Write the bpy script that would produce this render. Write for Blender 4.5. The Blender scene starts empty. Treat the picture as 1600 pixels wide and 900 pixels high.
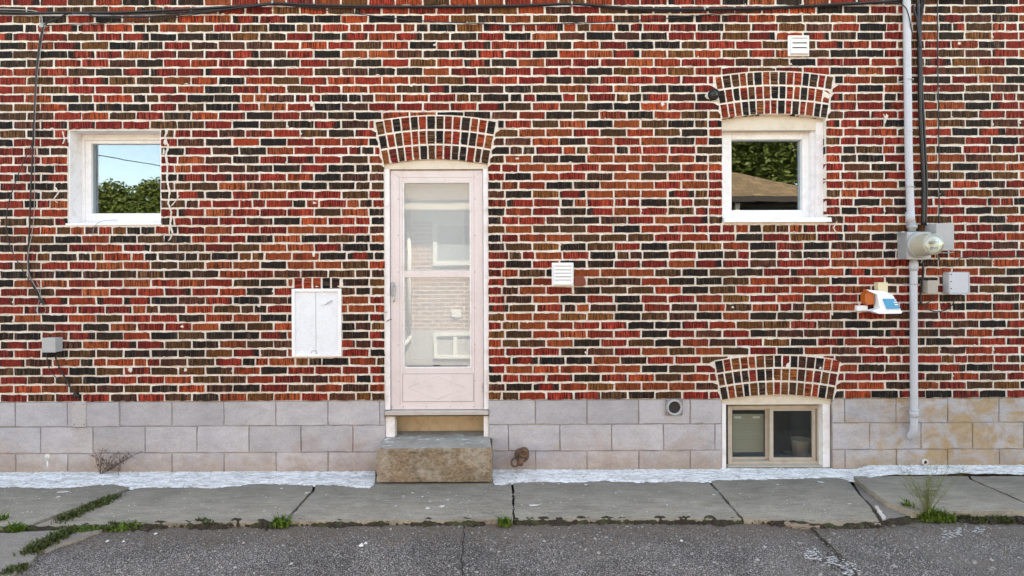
import bpy, bmesh, math, random
from mathutils import Vector, Matrix
import numpy as np
rnd = random.Random(7)
S = bpy.context.scene
COL = S.collection

# ---------------------------------------------------------------- camera
D = 4.5            # camera to wall
CZ = 1.53         # eye height
TH = 0.0034        # roll of the picture
PSI = 0.005        # the camera looks a touch to the right
cam = bpy.data.cameras.new('camera'); camo = bpy.data.objects.new('camera', cam); COL.objects.link(camo)
camo.location = (0, -D, CZ)
CAMR = Matrix.Rotation(-PSI, 3, 'Z') @ Matrix.Rotation(math.radians(90), 3, 'X') @ Matrix.Rotation(-TH, 3, 'Z')
camo.rotation_euler = CAMR.to_euler()
cam.sensor_width = 36; cam.lens = 20.25; cam.shift_y = -18/1600
cam.clip_start = 0.05; cam.clip_end = 500
S.camera = camo
# ---------------------------------------------------------------- light
SUN_EL, SUN_AZ = math.radians(52), math.radians(22)   # behind this house, a little to the right
w = bpy.data.worlds.new('World'); S.world = w; w.use_nodes = True
nt = w.node_tree; nt.nodes.clear()
sky = nt.nodes.new('ShaderNodeTexSky'); sky.sky_type = 'NISHITA'; sky.sun_disc = False
sky.sun_elevation = SUN_EL; sky.sun_rotation = SUN_AZ; sky.air_density = 1.0; sky.dust_density = 0.7; sky.ozone_density = 1.0
bg = nt.nodes.new('ShaderNodeBackground'); bg.inputs['Strength'].default_value = 0.13
wo = nt.nodes.new('ShaderNodeOutputWorld')
nt.links.new(sky.outputs[0], bg.inputs[0]); nt.links.new(bg.outputs[0], wo.inputs[0])
sl = bpy.data.lights.new('sun', 'SUN'); sl.energy = 3.5; sl.angle = math.radians(0.5); sl.color = (1, .94, .86)
so = bpy.data.objects.new('sun', sl); COL.objects.link(so)
sd = Vector((math.sin(SUN_AZ)*math.cos(SUN_EL), math.cos(SUN_AZ)*math.cos(SUN_EL), math.sin(SUN_EL)))
so.rotation_euler = sd.to_track_quat('Z', 'Y').to_euler(); so.location = sd*30
S.view_settings.view_transform = 'Standard'; S.view_settings.look = 'None'
S.view_settings.gamma = 1.0; S.view_settings.exposure = 2.84
S.view_settings.use_curve_mapping = False
S.view_settings.use_white_balance = True; S.view_settings.white_balance_temperature = 9400; S.view_settings.white_balance_tint = 10   # camera set for shade
S.render.engine = 'CYCLES'; S.cycles.use_denoising = True; S.cycles.max_bounces = 8
S.cycles.transparent_max_bounces = 12
S.cycles.sample_clamp_indirect = 6

# ---------------------------------------------------------------- helpers: picture measurements to places
def ray(px, py):
    return CAMR @ Vector(((px-800)/900, -(py-450)/900-18/900, -1))
def W(px, py, y=0.0):                            # point at distance y behind the wall face
    d = ray(px, py); t = (D+y)/d.y
    return Vector((d.x*t, y, CZ+d.z*t))
def G(px, py, z=0.0):                            # point on the level z
    d = ray(px, py); t = (z-CZ)/d.z
    return Vector((d.x*t, d.y*t-D, z))
def X(px, y=0.0, py=450): return W(px, py, y).x
def Z(py, y=0.0, px=800): return W(px, py, y).z

# ---------------------------------------------------------------- helpers: nodes
def mat(name, col=(.5,.5,.5), rough=.7, metal=0.0, spec=.5):
    m = bpy.data.materials.new(name); m.use_nodes = True
    b = m.node_tree.nodes['Principled BSDF']
    b.inputs['Base Color'].default_value = (*col, 1); b.inputs['Roughness'].default_value = rough
    b.inputs['Metallic'].default_value = metal; b.inputs['Specular IOR Level'].default_value = spec
    return m
class N:
    def __init__(s, m): s.m = m; s.t = m.node_tree; s.b = s.t.nodes['Principled BSDF']
    def new(s, k, **kw):
        n = s.t.nodes.new('ShaderNode'+k)
        for a, v in kw.items(): setattr(n, a, v)
        return n
    def link(s, a, b): s.t.links.new(a, b)
    def coord(s, kind='Object', scale=(1,1,1)):
        if kind == 'Position': o = s.new('NewGeometry').outputs['Position']
        else: o = s.new('TexCoord').outputs[kind]
        mp = s.new('Mapping'); mp.inputs['Scale'].default_value = scale; s.link(o, mp.inputs['Vector']); return mp.outputs[0]
    def noise(s, vec, scale, detail=3, rough=.55, dist=0.0):
        n = s.new('TexNoise'); n.inputs['Scale'].default_value = scale; n.inputs['Detail'].default_value = detail
        n.inputs['Roughness'].default_value = rough; n.inputs['Distortion'].default_value = dist
        s.link(vec, n.inputs['Vector']); return n.outputs['Fac']
    def voro(s, vec, scale, out='Distance', feature='F1'):
        n = s.new('TexVoronoi', feature=feature); n.inputs['Scale'].default_value = scale; s.link(vec, n.inputs['Vector']); return n.outputs[out]
    def ramp(s, fac, *stops, interp='LINEAR'):
        r = s.new('ValToRGB'); r.color_ramp.interpolation = interp
        e = r.color_ramp.elements
        while len(e) < len(stops): e.new(.5)
        for q, (p, c) in zip(e, stops):
            q.position = p; q.color = (*c, 1) if isinstance(c, tuple) else (c, c, c, 1)
        s.link(fac, r.inputs[0]); return r.outputs[0]
    def mix(s, fac, a, b, mode='MIX'):
        n = s.new('Mix', data_type='RGBA', blend_type=mode)
        for sock, v in ((n.inputs['Factor'], fac), (n.inputs['A'], a), (n.inputs['B'], b)):
            if isinstance(v, (int, float)): sock.default_value = v if sock.type == 'VALUE' else (v, v, v, 1)
            elif isinstance(v, tuple): sock.default_value = (*v, 1)
            else: s.link(v, sock)
        return n.outputs['Result']
    def math(s, op, a, b=0.0):
        n = s.new('Math', operation=op)
        for i, v in enumerate((a, b)):
            if isinstance(v, (int, float)): n.inputs[i].default_value = v
            else: s.link(v, n.inputs[i])
        return n.outputs[0]
    def color(s, c): s.link(c, s.b.inputs['Base Color'])
    def rough(s, c): s.link(c, s.b.inputs['Roughness'])
    def bump(s, h, dist=.002, strength=1.0):
        n = s.new('Bump'); n.inputs['Distance'].default_value = dist; n.inputs['Strength'].default_value = strength
        s.link(h, n.inputs['Height']); s.link(n.outputs[0], s.b.inputs['Normal'])

M = {}
# brick: colour comes with each brick, the ribs of the wire-cut face from its own map
m = mat('brick_clay', rough=.85, spec=.25); n = N(m)
at_ = n.new('Attribute', attribute_name='tone'); a = at_.outputs['Color']; ribk = at_.outputs['Alpha']
grime = n.ramp(n.noise(n.coord('Position'), 1.1, 5, .65), (.3, .80), (.7, 1.14))
a = n.mix(1.0, a, grime, 'MULTIPLY')
uvn = n.new('TexCoord').outputs['UV']
mp = n.new('Mapping'); mp.inputs['Scale'].default_value = (1, .07, 1); n.link(uvn, mp.inputs[0])
r1 = n.noise(mp.outputs[0], 105, 1.2, .5)
ribs = n.ramp(r1, (.36, 0.0), (.60, 1.0))
mp2 = n.new('Mapping'); mp2.inputs['Scale'].default_value = (1, .35, 1); n.link(uvn, mp2.inputs[0])
r2 = n.noise(mp2.outputs[0], 60, 3, .6)
c1 = n.mix(n.ramp(r1, (.40, .0), (.56, 1.0)), n.mix(1.0, a, .34, 'MULTIPLY'), n.mix(1.0, a, 1.7, 'MULTIPLY'))  # dirt and shade of the grooves put into the colour, ridges lightened
c1 = n.mix(n.math('MULTIPLY', n.ramp(r1, (.58, 0.0), (.70, 1.0)), .16), c1, (.62, .36, .22))
c1 = n.mix(ribk, a, c1)
c2 = n.mix(n.ramp(r2, (.35, .55), (.6, 1.1)), 0.0, c1, 'MIX')
c2 = n.mix(1.0, c1, n.ramp(r2, (.3, .62), (.62, 1.15)), 'MULTIPLY')
chalk = n.noise(n.coord('Position'), 130, 4, .7)
c3 = n.mix(n.math('MULTIPLY', n.ramp(chalk, (.66, 0.0), (.78, 1.0)), .35), c2, (.6, .5, .4))
n.color(c3); n.bump(n.math('ADD', n.math('MULTIPLY', ribs, ribk), n.math('MULTIPLY', r2, .6)), .003, .9); M['brick'] = m
# mortar
def mortar(name, c0, c1):
    m = mat(name, rough=.95, spec=.2); n = N(m); p = n.coord('Position')
    a = n.noise(p, 9, 4, .6); b = n.noise(p, 160, 3, .6)
    c = n.mix(n.ramp(a, (.35, 0.0), (.65, 1.0)), c0, c1)
    c = n.mix(1.0, c, n.ramp(b, (.3, .68), (.6, 1.08)), 'MULTIPLY')
    c = n.mix(n.math('MULTIPLY', n.ramp(n.noise(p, 2.6, 6, .7), (.50, 0.0), (.68, 1.0)), .32), c, (.42, .36, .29))
    n.color(c); n.bump(n.math('ADD', b, n.noise(p, 55, 4, .7)), .006, .9); return m
M['mortar'] = mortar('mortar_cream', (.78, .71, .62), (.88, .83, .76))
M['smear'] = mortar('mortar_smear', (.72, .66, .58), (.8, .76, .7))
# concrete block
m = mat('painted_concrete_block', rough=.9, spec=.25); n = N(m); p = n.coord('Position')
big = n.noise(p, 1.4, 3, .6); fine = n.noise(p, 90, 4, .7); pit = n.voro(p, 75)
sx = n.new('SeparateXYZ'); n.link(n.coord('Position'), sx.inputs[0])
mrx = n.new('MapRange'); n.link(n.math('ADD', sx.outputs['X'], n.math('MULTIPLY', n.noise(p, 3.2, 5, .65), 1.6)), mrx.inputs[0]); mrx.inputs[1].default_value = 3.35; mrx.inputs[2].default_value = 3.9
stain_x = mrx.outputs[0]
stain_z = n.ramp(n.math('SUBTRACT', n.noise(p, 2.3, 5, .7, .6), n.math('MULTIPLY', sx.outputs['Z'], .75)), (.30, 0.0), (.56, 1.0))
base = n.mix(n.ramp(big, (.3, 0.0), (.7, 1.0)), (.38, .375, .40), (.48, .468, .485))
rn = n.new('ObjectInfo').outputs['Random']
base = n.mix(1.0, base, n.ramp(rn, (0, .88), (1.0, 1.08)), 'MULTIPLY')
base = n.mix(n.math('MULTIPLY', stain_z, .5), base, (.40, .29, .22))
base = n.mix(n.math('MULTIPLY', n.ramp(n.math('ADD', n.noise(p, 5.5, 5, .65, .8), n.math('MULTIPLY', stain_x, .0)), (.40, 0.0), (.60, 1.0)), n.math('MULTIPLY', stain_x, .85)), base, (.40, .27, .13))
mrz = n.new('MapRange'); n.link(n.math('SUBTRACT', n.math('MULTIPLY', n.noise(p, 11, 6, .75), .34), sx.outputs['Z']), mrz.inputs[0]); mrz.inputs[1].default_value = .03; mrz.inputs[2].default_value = .13
base = n.mix(n.math('MULTIPLY', mrz.outputs[0], .45), base, (.30, .225, .16))
base = n.mix(n.math('MULTIPLY', n.ramp(n.noise(p, 26, 6, .75), (.60, 0.0), (.66, 1.0)), .35), base, (.33, .27, .22))
base = n.mix(1.0, base, n.ramp(n.noise(n.coord('Position', (1, 1, 2.2)), 5, 5, .7), (.32, .86), (.68, 1.10)), 'MULTIPLY')
base = n.mix(1.0, base, n.ramp(fine, (.3, .86), (.6, 1.05)), 'MULTIPLY')
base = n.mix(n.ramp(n.noise(p, 210, 2, .5), (.68, 0.0), (.76, .8)), base, (.12, .11, .10))
n.color(base); n.bump(n.math('ADD', fine, n.math('MULTIPLY', pit, .5)), .003, .7); M['block'] = m
m = mat('block_joint', rough=.95); n = N(m); p = n.coord('Position')
n.color(n.mix(n.ramp(n.noise(p, 7, 4), (.4, 0.0), (.6, 1.0)), (.24, .205, .19), (.38, .32, .28))); M['joint'] = m
# whites and metals
def painted(name, c, c2, rough=.55, dirt=.35, metal=0, scale=14, spec=.4):
    m = mat(name, rough=rough, metal=metal, spec=spec); n = N(m); p = n.coord('Position')
    a = n.noise(p, scale, 5, .65); b = n.noise(p, 140, 3, .6)
    col = n.mix(n.math('MULTIPLY', n.ramp(a, (.48, 0.0), (.72, 1.0)), dirt), c, c2)
    col = n.mix(1.0, col, n.ramp(b, (.3, .92), (.65, 1.04)), 'MULTIPLY')
    n.color(col); n.bump(b, .0007, .5); return m
M['white'] = painted('white_vinyl', (.84, .85, .85), (.55, .53, .50))
M['white_trim'] = painted('white_painted_trim', (.80, .79, .80), (.56, .51, .45), dirt=.6)
M['cream'] = painted('cream_painted_wood', (.66, .60, .50), (.48, .38, .25), dirt=.5)
M['door'] = painted('pinkish_white_door_paint', (.70, .63, .62), (.56, .48, .44), dirt=.45, scale=7)
M['inner_door'] = painted('pale_blue_inner_door', (.70, .76, .76), (.62, .67, .67), dirt=.3)
M['cabinet'] = painted('white_cabinet_paint', (.74, .79, .84), (.60, .62, .64), dirt=.45)
M['pipe'] = painted('pale_grey_pvc', (.52, .55, .60), (.42, .42, .43), dirt=.4, scale=9)
M['galv'] = painted('galvanised_steel', (.40, .42, .43), (.30, .30, .30), rough=.45, metal=.25, dirt=.6)
M['greybox'] = painted('grey_plastic_box', (.40, .41, .42), (.32, .32, .31), dirt=.4)
M['tanbox'] = painted('tan_plastic_box', (.40, .36, .32), (.3, .26, .22), dirt=.4)
M['alu'] = painted('beige_anodised_aluminium', (.50, .44, .36), (.34, .27, .20), rough=.5, dirt=.6)
M['sillalu'] = painted('mill_aluminium', (.55, .54, .52), (.3, .28, .25), rough=.4, metal=.5, dirt=.5)
M['cable'] = mat('black_cable_sheath', (.012, .011, .012), .45)
M['dark'] = mat('dark_void', (.012, .012, .012), .8)
M['gap'] = mat('dark_gap', (.035, .03, .028), .9)
M['wire'] = mat('grey_wire', (.33, .32, .31), .5)
M['metal'] = mat('bright_metal', (.5, .5, .5), .3, .9)
M['bronze'] = mat('rusty_brass', (.16, .09, .05), .6, .4)
n = N(M['bronze']); n.color(n.mix(n.ramp(n.noise(n.coord('Position'), 60, 4), (.4, 0.0), (.6, 1.0)), (.22, .10, .05), (.10, .085, .07)))
M['orange'] = mat('orange_plastic', (.50, .11, .015), .5)
M['nid'] = painted('white_plastic_cover', (.84, .86, .87), (.6, .6, .58), dirt=.2)
M['blue'] = mat('blue_label', (.03, .30, .50), .5)
M['yellow'] = mat('cream_plastic', (.70, .62, .42), .5)
M['lens'] = mat('camera_lens', (.01, .01, .01), .08)
M['screw'] = mat('screw_head', (.22, .20, .18), .5, .5)
# glass
def glass(name, refl, tint=(.9,.94,.93), film=0.0):
    m = bpy.data.materials.new(name); m.use_nodes = True; t = m.node_tree; t.nodes.clear()
    o = t.nodes.new('ShaderNodeOutputMaterial'); mx = t.nodes.new('ShaderNodeMixShader')
    tr = t.nodes.new('ShaderNodeBsdfTransparent'); tr.inputs[0].default_value = (*tint, 1)
    gl = t.nodes.new('ShaderNodeBsdfGlossy'); gl.inputs['Roughness'].default_value = .0; gl.inputs['Color'].default_value = (.80, .90, 1.0, 1)
    lw = t.nodes.new('ShaderNodeLayerWeight'); lw.inputs[0].default_value = .3
    ma = t.nodes.new('ShaderNodeMath'); ma.operation = 'MULTIPLY_ADD'; ma.inputs[1].default_value = .5; ma.inputs[2].default_value = refl
    ma.use_clamp = True
    t.links.new(lw.outputs['Fresnel'], ma.inputs[0]); t.links.new(ma.outputs[0], mx.inputs[0])
    # slight waviness of old panes
    ge = t.nodes.new('ShaderNodeNewGeometry'); no = t.nodes.new('ShaderNodeTexNoise'); no.inputs['Scale'].default_value = 3
    bp = t.nodes.new('ShaderNodeBump'); bp.inputs['Distance'].default_value = .0006; bp.inputs['Strength'].default_value = .5
    t.links.new(ge.outputs['Position'], no.inputs['Vector']); t.links.new(no.outputs['Fac'], bp.inputs['Height']); t.links.new(bp.outputs[0], gl.inputs['Normal'])
    t.links.new(tr.outputs[0], mx.inputs[1]); t.links.new(gl.outputs[0], mx.inputs[2])
    if film:
        df_ = t.nodes.new('ShaderNodeBsdfDiffuse'); df_.inputs[0].default_value = (.80, .81, .80, 1); m2 = t.nodes.new('ShaderNodeMixShader'); m2.inputs[0].default_value = film
        t.links.new(mx.outputs[0], m2.inputs[1]); t.links.new(df_.outputs[0], m2.inputs[2]); mx = m2
    t.links.new(mx.outputs[0], o.inputs[0])
    return m
M['glass'] = glass('window_glass', .12); M['glass_door'] = glass('storm_door_glass', .075, (.93,.95,.95), .21); M['glass_base'] = glass('basement_glass', .02, (.88,.90,.87), .015)
# ground
m = mat('weathered_asphalt', rough=.95, spec=.25); n = N(m); p = n.coord('Position')
vc = n.voro(p, 150, 'Color'); vd = n.voro(p, 150); sep = n.new('SeparateColor'); n.link(vc, sep.inputs[0])
stone = n.ramp(sep.outputs[0], (0, .15), (.35, .25), (.65, .37), (.90, .52), (1.0, .75))
tint = n.mix(n.ramp(sep.outputs[1], (.3, 0.0), (.7, 1.0)), (1.06, .95, .82), (1.0, .965, .92))
c = n.mix(1.0, stone, tint, 'MULTIPLY')
c = n.mix(n.ramp(vd, (.34, 0.0), (.56, .9)), c, (.055, .050, .044))
patch = n.noise(p, 1.7, 5, .65, .5)
c = n.mix(1.0, c, n.ramp(patch, (.3, .66), (.7, 1.22)), 'MULTIPLY')
sy = n.new('SeparateXYZ'); n.link(p, sy.inputs[0])
edge = n.ramp(n.math('ADD', sy.outputs['Y'], n.math('MULTIPLY', n.noise(p, 5, 5, .7), .5)), (-.86+.0, 0.0), (-.56, 1.0))
n.t.nodes[-1]
soil = n.mix(n.noise(p, 60, 3), (.11, .085, .062), (.23, .18, .135))
mr = n.new('MapRange'); n.link(n.math('ADD', sy.outputs['Y'], n.math('MULTIPLY', n.noise(p, 5, 5, .7), .45)), mr.inputs[0])
mr.inputs[1].default_value = -1.02; mr.inputs[2].default_value = -.66
c = n.mix(n.math('MULTIPLY', n.ramp(n.noise(p, .9, 5, .7, .6), (.48, 0.0), (.62, 1.0)), .35), c, (.27, .24, .20))
c = n.mix(n.math('MULTIPLY', mr.outputs[0], .7), c, soil)
n.color(c); n.bump(n.math('SUBTRACT', 1.0, vd), .006, .9); M['asphalt'] = m
def concrete(name, c0, c1, c2):
    m = mat(name, rough=.92, spec=.25); n = N(m); p = n.coord('Position')
    st = n.noise(n.coord('Position', (1, 5, 1)), 5, 6, .7, .8); a = n.noise(p, 2.2, 5, .65, .4); f = n.noise(p, 170, 3, .7)
    c = n.mix(n.ramp(a, (.3, 0.0), (.7, 1.0)), c0, c1)
    c = n.mix(n.math('MULTIPLY', n.ramp(st, (.42, 0.0), (.66, 1.0)), .6), c, c2)
    c = n.mix(1.0, c, n.ramp(f, (.3, .55), (.62, 1.22)), 'MULTIPLY')
    chips = n.noise(p, 34, 4, .75)
    c = n.mix(n.ramp(chips, (.76, 0.0), (.80, .9)), c, (.62, .60, .56))
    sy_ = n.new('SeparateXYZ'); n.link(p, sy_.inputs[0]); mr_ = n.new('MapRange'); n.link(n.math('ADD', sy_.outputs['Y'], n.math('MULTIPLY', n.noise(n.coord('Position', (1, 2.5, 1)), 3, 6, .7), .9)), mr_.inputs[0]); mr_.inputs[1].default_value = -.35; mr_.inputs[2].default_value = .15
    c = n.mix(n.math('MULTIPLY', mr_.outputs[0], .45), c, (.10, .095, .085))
    c = n.mix(n.math('MULTIPLY', n.ramp(n.noise(n.coord('Position', (1, 7, 1)), 9, 6, .75), (.52, 0.0), (.60, 1.0)), .28), c, (.11, .10, .085))
    n.color(c); n.bump(n.math('ADD', f, st), .004, .6); return m
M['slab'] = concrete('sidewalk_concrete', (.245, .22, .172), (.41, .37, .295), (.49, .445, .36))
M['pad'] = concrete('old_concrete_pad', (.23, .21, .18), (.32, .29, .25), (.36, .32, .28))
M['slab_edge'] = concrete('sandy_slab_edge', (.32, .25, .18), (.42, .34, .25), (.36, .32, .26))
m = mat('exposed_step_concrete', rough=.95); n = N(m); p = n.coord('Position')
sz = n.new('SeparateXYZ'); n.link(n.new('NewGeometry').outputs['Normal'], sz.inputs[0])
f = n.noise(p, 55, 5, .75); g = n.noise(p, 5, 4, .6)
side = n.mix(n.ramp(g, (.35, 0.0), (.65, 1.0)), (.21, .165, .11), (.30, .215, .14))
side = n.mix(1.0, side, n.ramp(f, (.32, .5), (.6, 1.25)), 'MULTIPLY')
side = n.mix(n.ramp(n.noise(p, 38, 4, .7), (.62, 0.0), (.70, .9)), side, (.05, .038, .028))
side = n.mix(n.ramp(n.noise(p, 3.5, 5, .7), (.46, 0.0), (.60, .9)), side, (.38, .34, .28))
side = n.mix(n.ramp(n.noise(n.coord('Position', (1, 1, 3)), 6, 6, .8), (.52, 0.0), (.62, .55)), side, (.13, .10, .075))
top = n.mix(n.ramp(n.noise(p, 9, 5, .7), (.35, 0.0), (.65, 1.0)), (.29, .27, .225), (.43, .40, .345))
top = n.mix(n.ramp(n.noise(n.coord('Position', (1, 2, 1)), 13, 5, .6), (.60, 0.0), (.65, 1.0)), top, (.70, .71, .70))
c = n.mix(n.ramp(sz.outputs['Z'], (.5, 0.0), (.8, 1.0)), side, top)
n.color(c); n.bump(n.math('ADD', f, n.math('MULTIPLY', n.voro(p, 60), .6)), .008, .9); M['step'] = m
m = mat('whitewashed_cement', rough=.9); n = N(m); p = n.coord('Position')
a = n.noise(n.coord('Position', (1, 4, 3)), 8, 7, .75, .7); b = n.noise(p, 70, 4, .7)
c = n.mix(n.ramp(a, (.36, 0.0), (.56, 1.0)), (.50, .50, .46), (.92, .93, .92))
c = n.mix(n.ramp(n.noise(n.coord('Position', (1, 2, 2)), 17, 7, .8, .4), (.54, 0.0), (.64, .85)), c, (.27, .26, .22))
c = n.mix(n.ramp(n.noise(n.coord('Position', (.5, 6, 3)), 12, 5, .7), (.56, 0.0), (.62, .7)), c, (.42, .45, .45))
c = n.mix(1.0, c, n.ramp(b, (.3, .75), (.6, 1.05)), 'MULTIPLY')
c = n.mix(n.ramp(n.noise(p, 45, 5, .75), (.58, 0.0), (.66, .7)), c, (.33, .30, .25))
n.b.inputs['Specular IOR Level'].default_value = .1
n.color(c); n.bump(n.math('ADD', a, b), .005, .8); M['wash'] = m
m = mat('white_paint_splash', rough=.8); n = N(m); n.color(n.mix(n.noise(n.coord('Position'), 40, 4), (.5,.5,.48), (.8,.8,.78))); M['splash'] = m
m = mat('soil_and_moss', rough=1.0); n = N(m); p = n.coord('Position')
c = n.mix(n.ramp(n.noise(p, 14, 5, .7), (.48, 0.0), (.62, 1.0)), (.032, .022, .015), (.045, .058, .018))
c = n.mix(1.0, c, n.ramp(n.noise(p, 120, 3, .7), (.3, .5), (.7, 1.9)), 'MULTIPLY'); n.color(c); n.bump(n.noise(p, 120, 3, .7), .01); M['soil'] = m
def leafmat(name, c0, c1):
    m = mat(name, rough=.6, spec=.3); n = N(m)
    n.color(n.mix(n.ramp(n.noise(n.coord('Position'), 75, 3), (.38, 0.0), (.62, 1.0)), c0, c1)); return m
M['leaf'] = leafmat('weed_green', (.03, .075, .010), (.13, .22, .03)); M['leaf2'] = leafmat('dull_moss_green', (.022, .035, .010), (.10, .13, .035))
M['wisp'] = leafmat('yellow_green_wisp', (.20, .20, .06), (.14, .19, .05)); M['twig'] = leafmat('dry_brown_twig', (.085, .05, .035), (.15, .09, .065))
M['crown'] = leafmat('tree_leaves', (.022, .045, .008), (.12, .145, .022)); M['bark'] = leafmat('bark', (.07, .05, .035), (.13, .10, .07))
m = mat('far_ground', rough=1.0); n = N(m); n.color(n.mix(n.noise(n.coord('Position'), .8, 5), (.10, .10, .09), (.15, .14, .12))); M['far'] = m

# ---------------------------------------------------------------- helpers: meshes and objects
class B:
    """collects simple shapes that become ONE mesh"""
    def __init__(s): s.v = []; s.f = []; s.mi = []; s.sm = []; s.cur = 0; s.smooth = False
    def face(s, f): s.f.append(f); s.mi.append(s.cur); s.sm.append(s.smooth)
    def add(s, vs, fs):
        o = len(s.v); s.v += [tuple(v) for v in vs]
        for f in fs: s.face(tuple(i+o for i in f))
    def box(s, a, b, bev=0.0):
        x0, x1 = sorted((a[0], b[0])); y0, y1 = sorted((a[1], b[1])); z0, z1 = sorted((a[2], b[2]))
        if bev > 0:
            bm = bmesh.new(); bmesh.ops.create_cube(bm, size=1)
            for v in bm.verts: v.co = Vector(((x0+x1)/2 + v.co.x*(x1-x0), (y0+y1)/2 + v.co.y*(y1-y0), (z0+z1)/2 + v.co.z*(z1-z0)))
            bmesh.ops.bevel(bm, geom=bm.edges[:], offset=bev, segments=2, affect='EDGES', profile=.5)
            bm.verts.index_update(); s.add([v.co for v in bm.verts], [[v.index for v in f.verts] for f in bm.faces]); bm.free(); return
        s.add([(x0,y0,z0),(x1,y0,z0),(x1,y1,z0),(x0,y1,z0),(x0,y0,z1),(x1,y0,z1),(x1,y1,z1),(x0,y1,z1)],
              [(0,3,2,1),(4,5,6,7),(0,1,5,4),(1,2,6,5),(2,3,7,6),(3,0,4,7)])
    def prism(s, poly, y0, y1):       # polygon in x,z (counter-clockwise seen from the camera), from y0 back to y1
        k = len(poly)
        s.add([(p[0], y0, p[1]) for p in poly]+[(p[0], y1, p[1]) for p in poly],
              [tuple(range(k)), tuple(reversed(range(k, 2*k)))]+[(i, i+k, (i+1)%k+k, (i+1)%k) for i in range(k)])
    def slab(s, poly, z0, z1):        # polygon in x,y, from z0 up to z1
        k = len(poly)
        s.add([(p[0], p[1], z1) for p in poly]+[(p[0], p[1], z0) for p in poly],
              [tuple(range(k)), tuple(reversed(range(k, 2*k)))]+[(i, i+k, (i+1)%k+k, (i+1)%k) for i in range(k)])
    def cyl(s, p0, p1, r0, r1=None, n=20, cap=True):
        r1 = r0 if r1 is None else r1
        p0, p1 = Vector(p0), Vector(p1); q = (p1-p0).to_track_quat('Z', 'Y')
        vs = []
        for p, r in ((p0, r0), (p1, r1)):
            for i in range(n):
                a = 2*math.pi*i/n; vs.append(p + q @ Vector((r*math.cos(a), r*math.sin(a), 0)))
        fs = [(i, (i+1)%n, (i+1)%n+n, i+n) for i in range(n)]
        o = len(s.v); s.v += [tuple(v) for v in vs]; sm = s.smooth; s.smooth = True
        for f in fs: s.face(tuple(i+o for i in f))
        s.smooth = sm
        if cap: s.face(tuple(o+i for i in reversed(range(n)))); s.face(tuple(o+n+i for i in range(n)))
    def tube(s, pts, r, n=8, taper=None, cap=True, sub=6):
        pts = [Vector(p) for p in pts]
        if len(pts) > 2 and sub > 1: pts = catmull(pts, sub)
        k = len(pts); vs = []; up = Vector((0, 0, 1)); q = None
        for i, p in enumerate(pts):
            t = (pts[min(i+1, k-1)] - pts[max(i-1, 0)]).normalized()
            if q is None: q = t.to_track_quat('Z', 'Y')
            else: q = (q @ Vector((0,0,1))).rotation_difference(t) @ q
            rr = r if taper is None else r + (taper-r)*i/(k-1)
            for j in range(n):
                a = 2*math.pi*j/n; vs.append(p + q @ Vector((rr*math.cos(a), rr*math.sin(a), 0)))
        o = len(s.v); s.v += [tuple(v) for v in vs]; sm = s.smooth; s.smooth = True
        for i in range(k-1):
            for j in range(n): s.face((o+i*n+j, o+i*n+(j+1)%n, o+(i+1)*n+(j+1)%n, o+(i+1)*n+j))
        s.smooth = sm
        if cap: s.face(tuple(o+i for i in reversed(range(n)))); s.face(tuple(o+(k-1)*n+i for i in range(n)))
    def lathe(s, c, axis, prof, n=24):      # prof: (distance along axis, radius)
        c = Vector(c); q = Vector(axis).to_track_quat('Z', 'Y'); o = len(s.v)
        for d, r in prof:
            for j in range(n):
                a = 2*math.pi*j/n; s.v.append(tuple(c + q @ Vector((r*math.cos(a), r*math.sin(a), d))))
        sm = s.smooth; s.smooth = True
        for i in range(len(prof)-1):
            for j in range(n): s.face((o+i*n+j, o+i*n+(j+1)%n, o+(i+1)*n+(j+1)%n, o+(i+1)*n+j))
        s.smooth = sm
    def ring_frame(s, x0, x1, z0, z1, t, y0, y1, bev=0.0):   # a rectangular frame; t = (left, right, bottom, top) widths
        l, r, b, tp = t
        s.box((x0, y0, z0), (x0+l, y1, z1), bev); s.box((x1-r, y0, z0), (x1, y1, z1), bev)
        s.box((x0+l, y0, z1-tp), (x1-r, y1, z1), bev); s.box((x0+l, y0, z0), (x1-r, y1, z0+b), bev)
    def build(s, name, mats, parent=None, loc=None):
        me = bpy.data.meshes.new(name)
        off = Vector(loc) if loc is not None else None
        me.from_pydata([tuple(Vector(v)-off) for v in s.v] if off is not None else s.v, [], s.f)
        if not isinstance(mats, (list, tuple)): mats = [mats]
        for q in mats: me.materials.append(q)
        me.polygons.foreach_set('material_index', s.mi); me.polygons.foreach_set('use_smooth', s.sm)
        me.update()
        o = bpy.data.objects.new(name, me); COL.objects.link(o)
        if parent is not None: o.parent = parent
        if off is not None: o.location = off
        return o
def catmull(P, sub):
    Q = [P[0]*2-P[1]]+P+[P[-1]*2-P[-2]]; out = []
    for i in range(1, len(Q)-2):
        for k in range(sub):
            t = k/sub; a, b, c, d = Q[i-1], Q[i], Q[i+1], Q[i+2]
            out.append(.5*((2*b)+(c-a)*t+(2*a-5*b+4*c-d)*t*t+(3*b-a-3*c+d)*t*t*t))
    out.append(P[-1]); return out
def thing(name, label, cat, loc=(0,0,0), group=None):
    o = bpy.data.objects.new(name, None); COL.objects.link(o); o.location = loc; o.empty_display_size = .1
    o['label'] = label; o['category'] = cat
    if group: o['group'] = group
    return o
def tag(o, label, cat, group=None):
    o['label'] = label; o['category'] = cat
    if group: o['group'] = group
    return o
def struct(o): o['kind'] = 'structure'; return o
def stuff(o, label=None, cat=None):
    o['kind'] = 'stuff'
    if label: o['label'] = label; o['category'] = cat
    return o

# ================================================================ THE HOUSE
house = thing('brick_house', 'red and black brick house side wall on painted grey block foundation', 'house')
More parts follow.
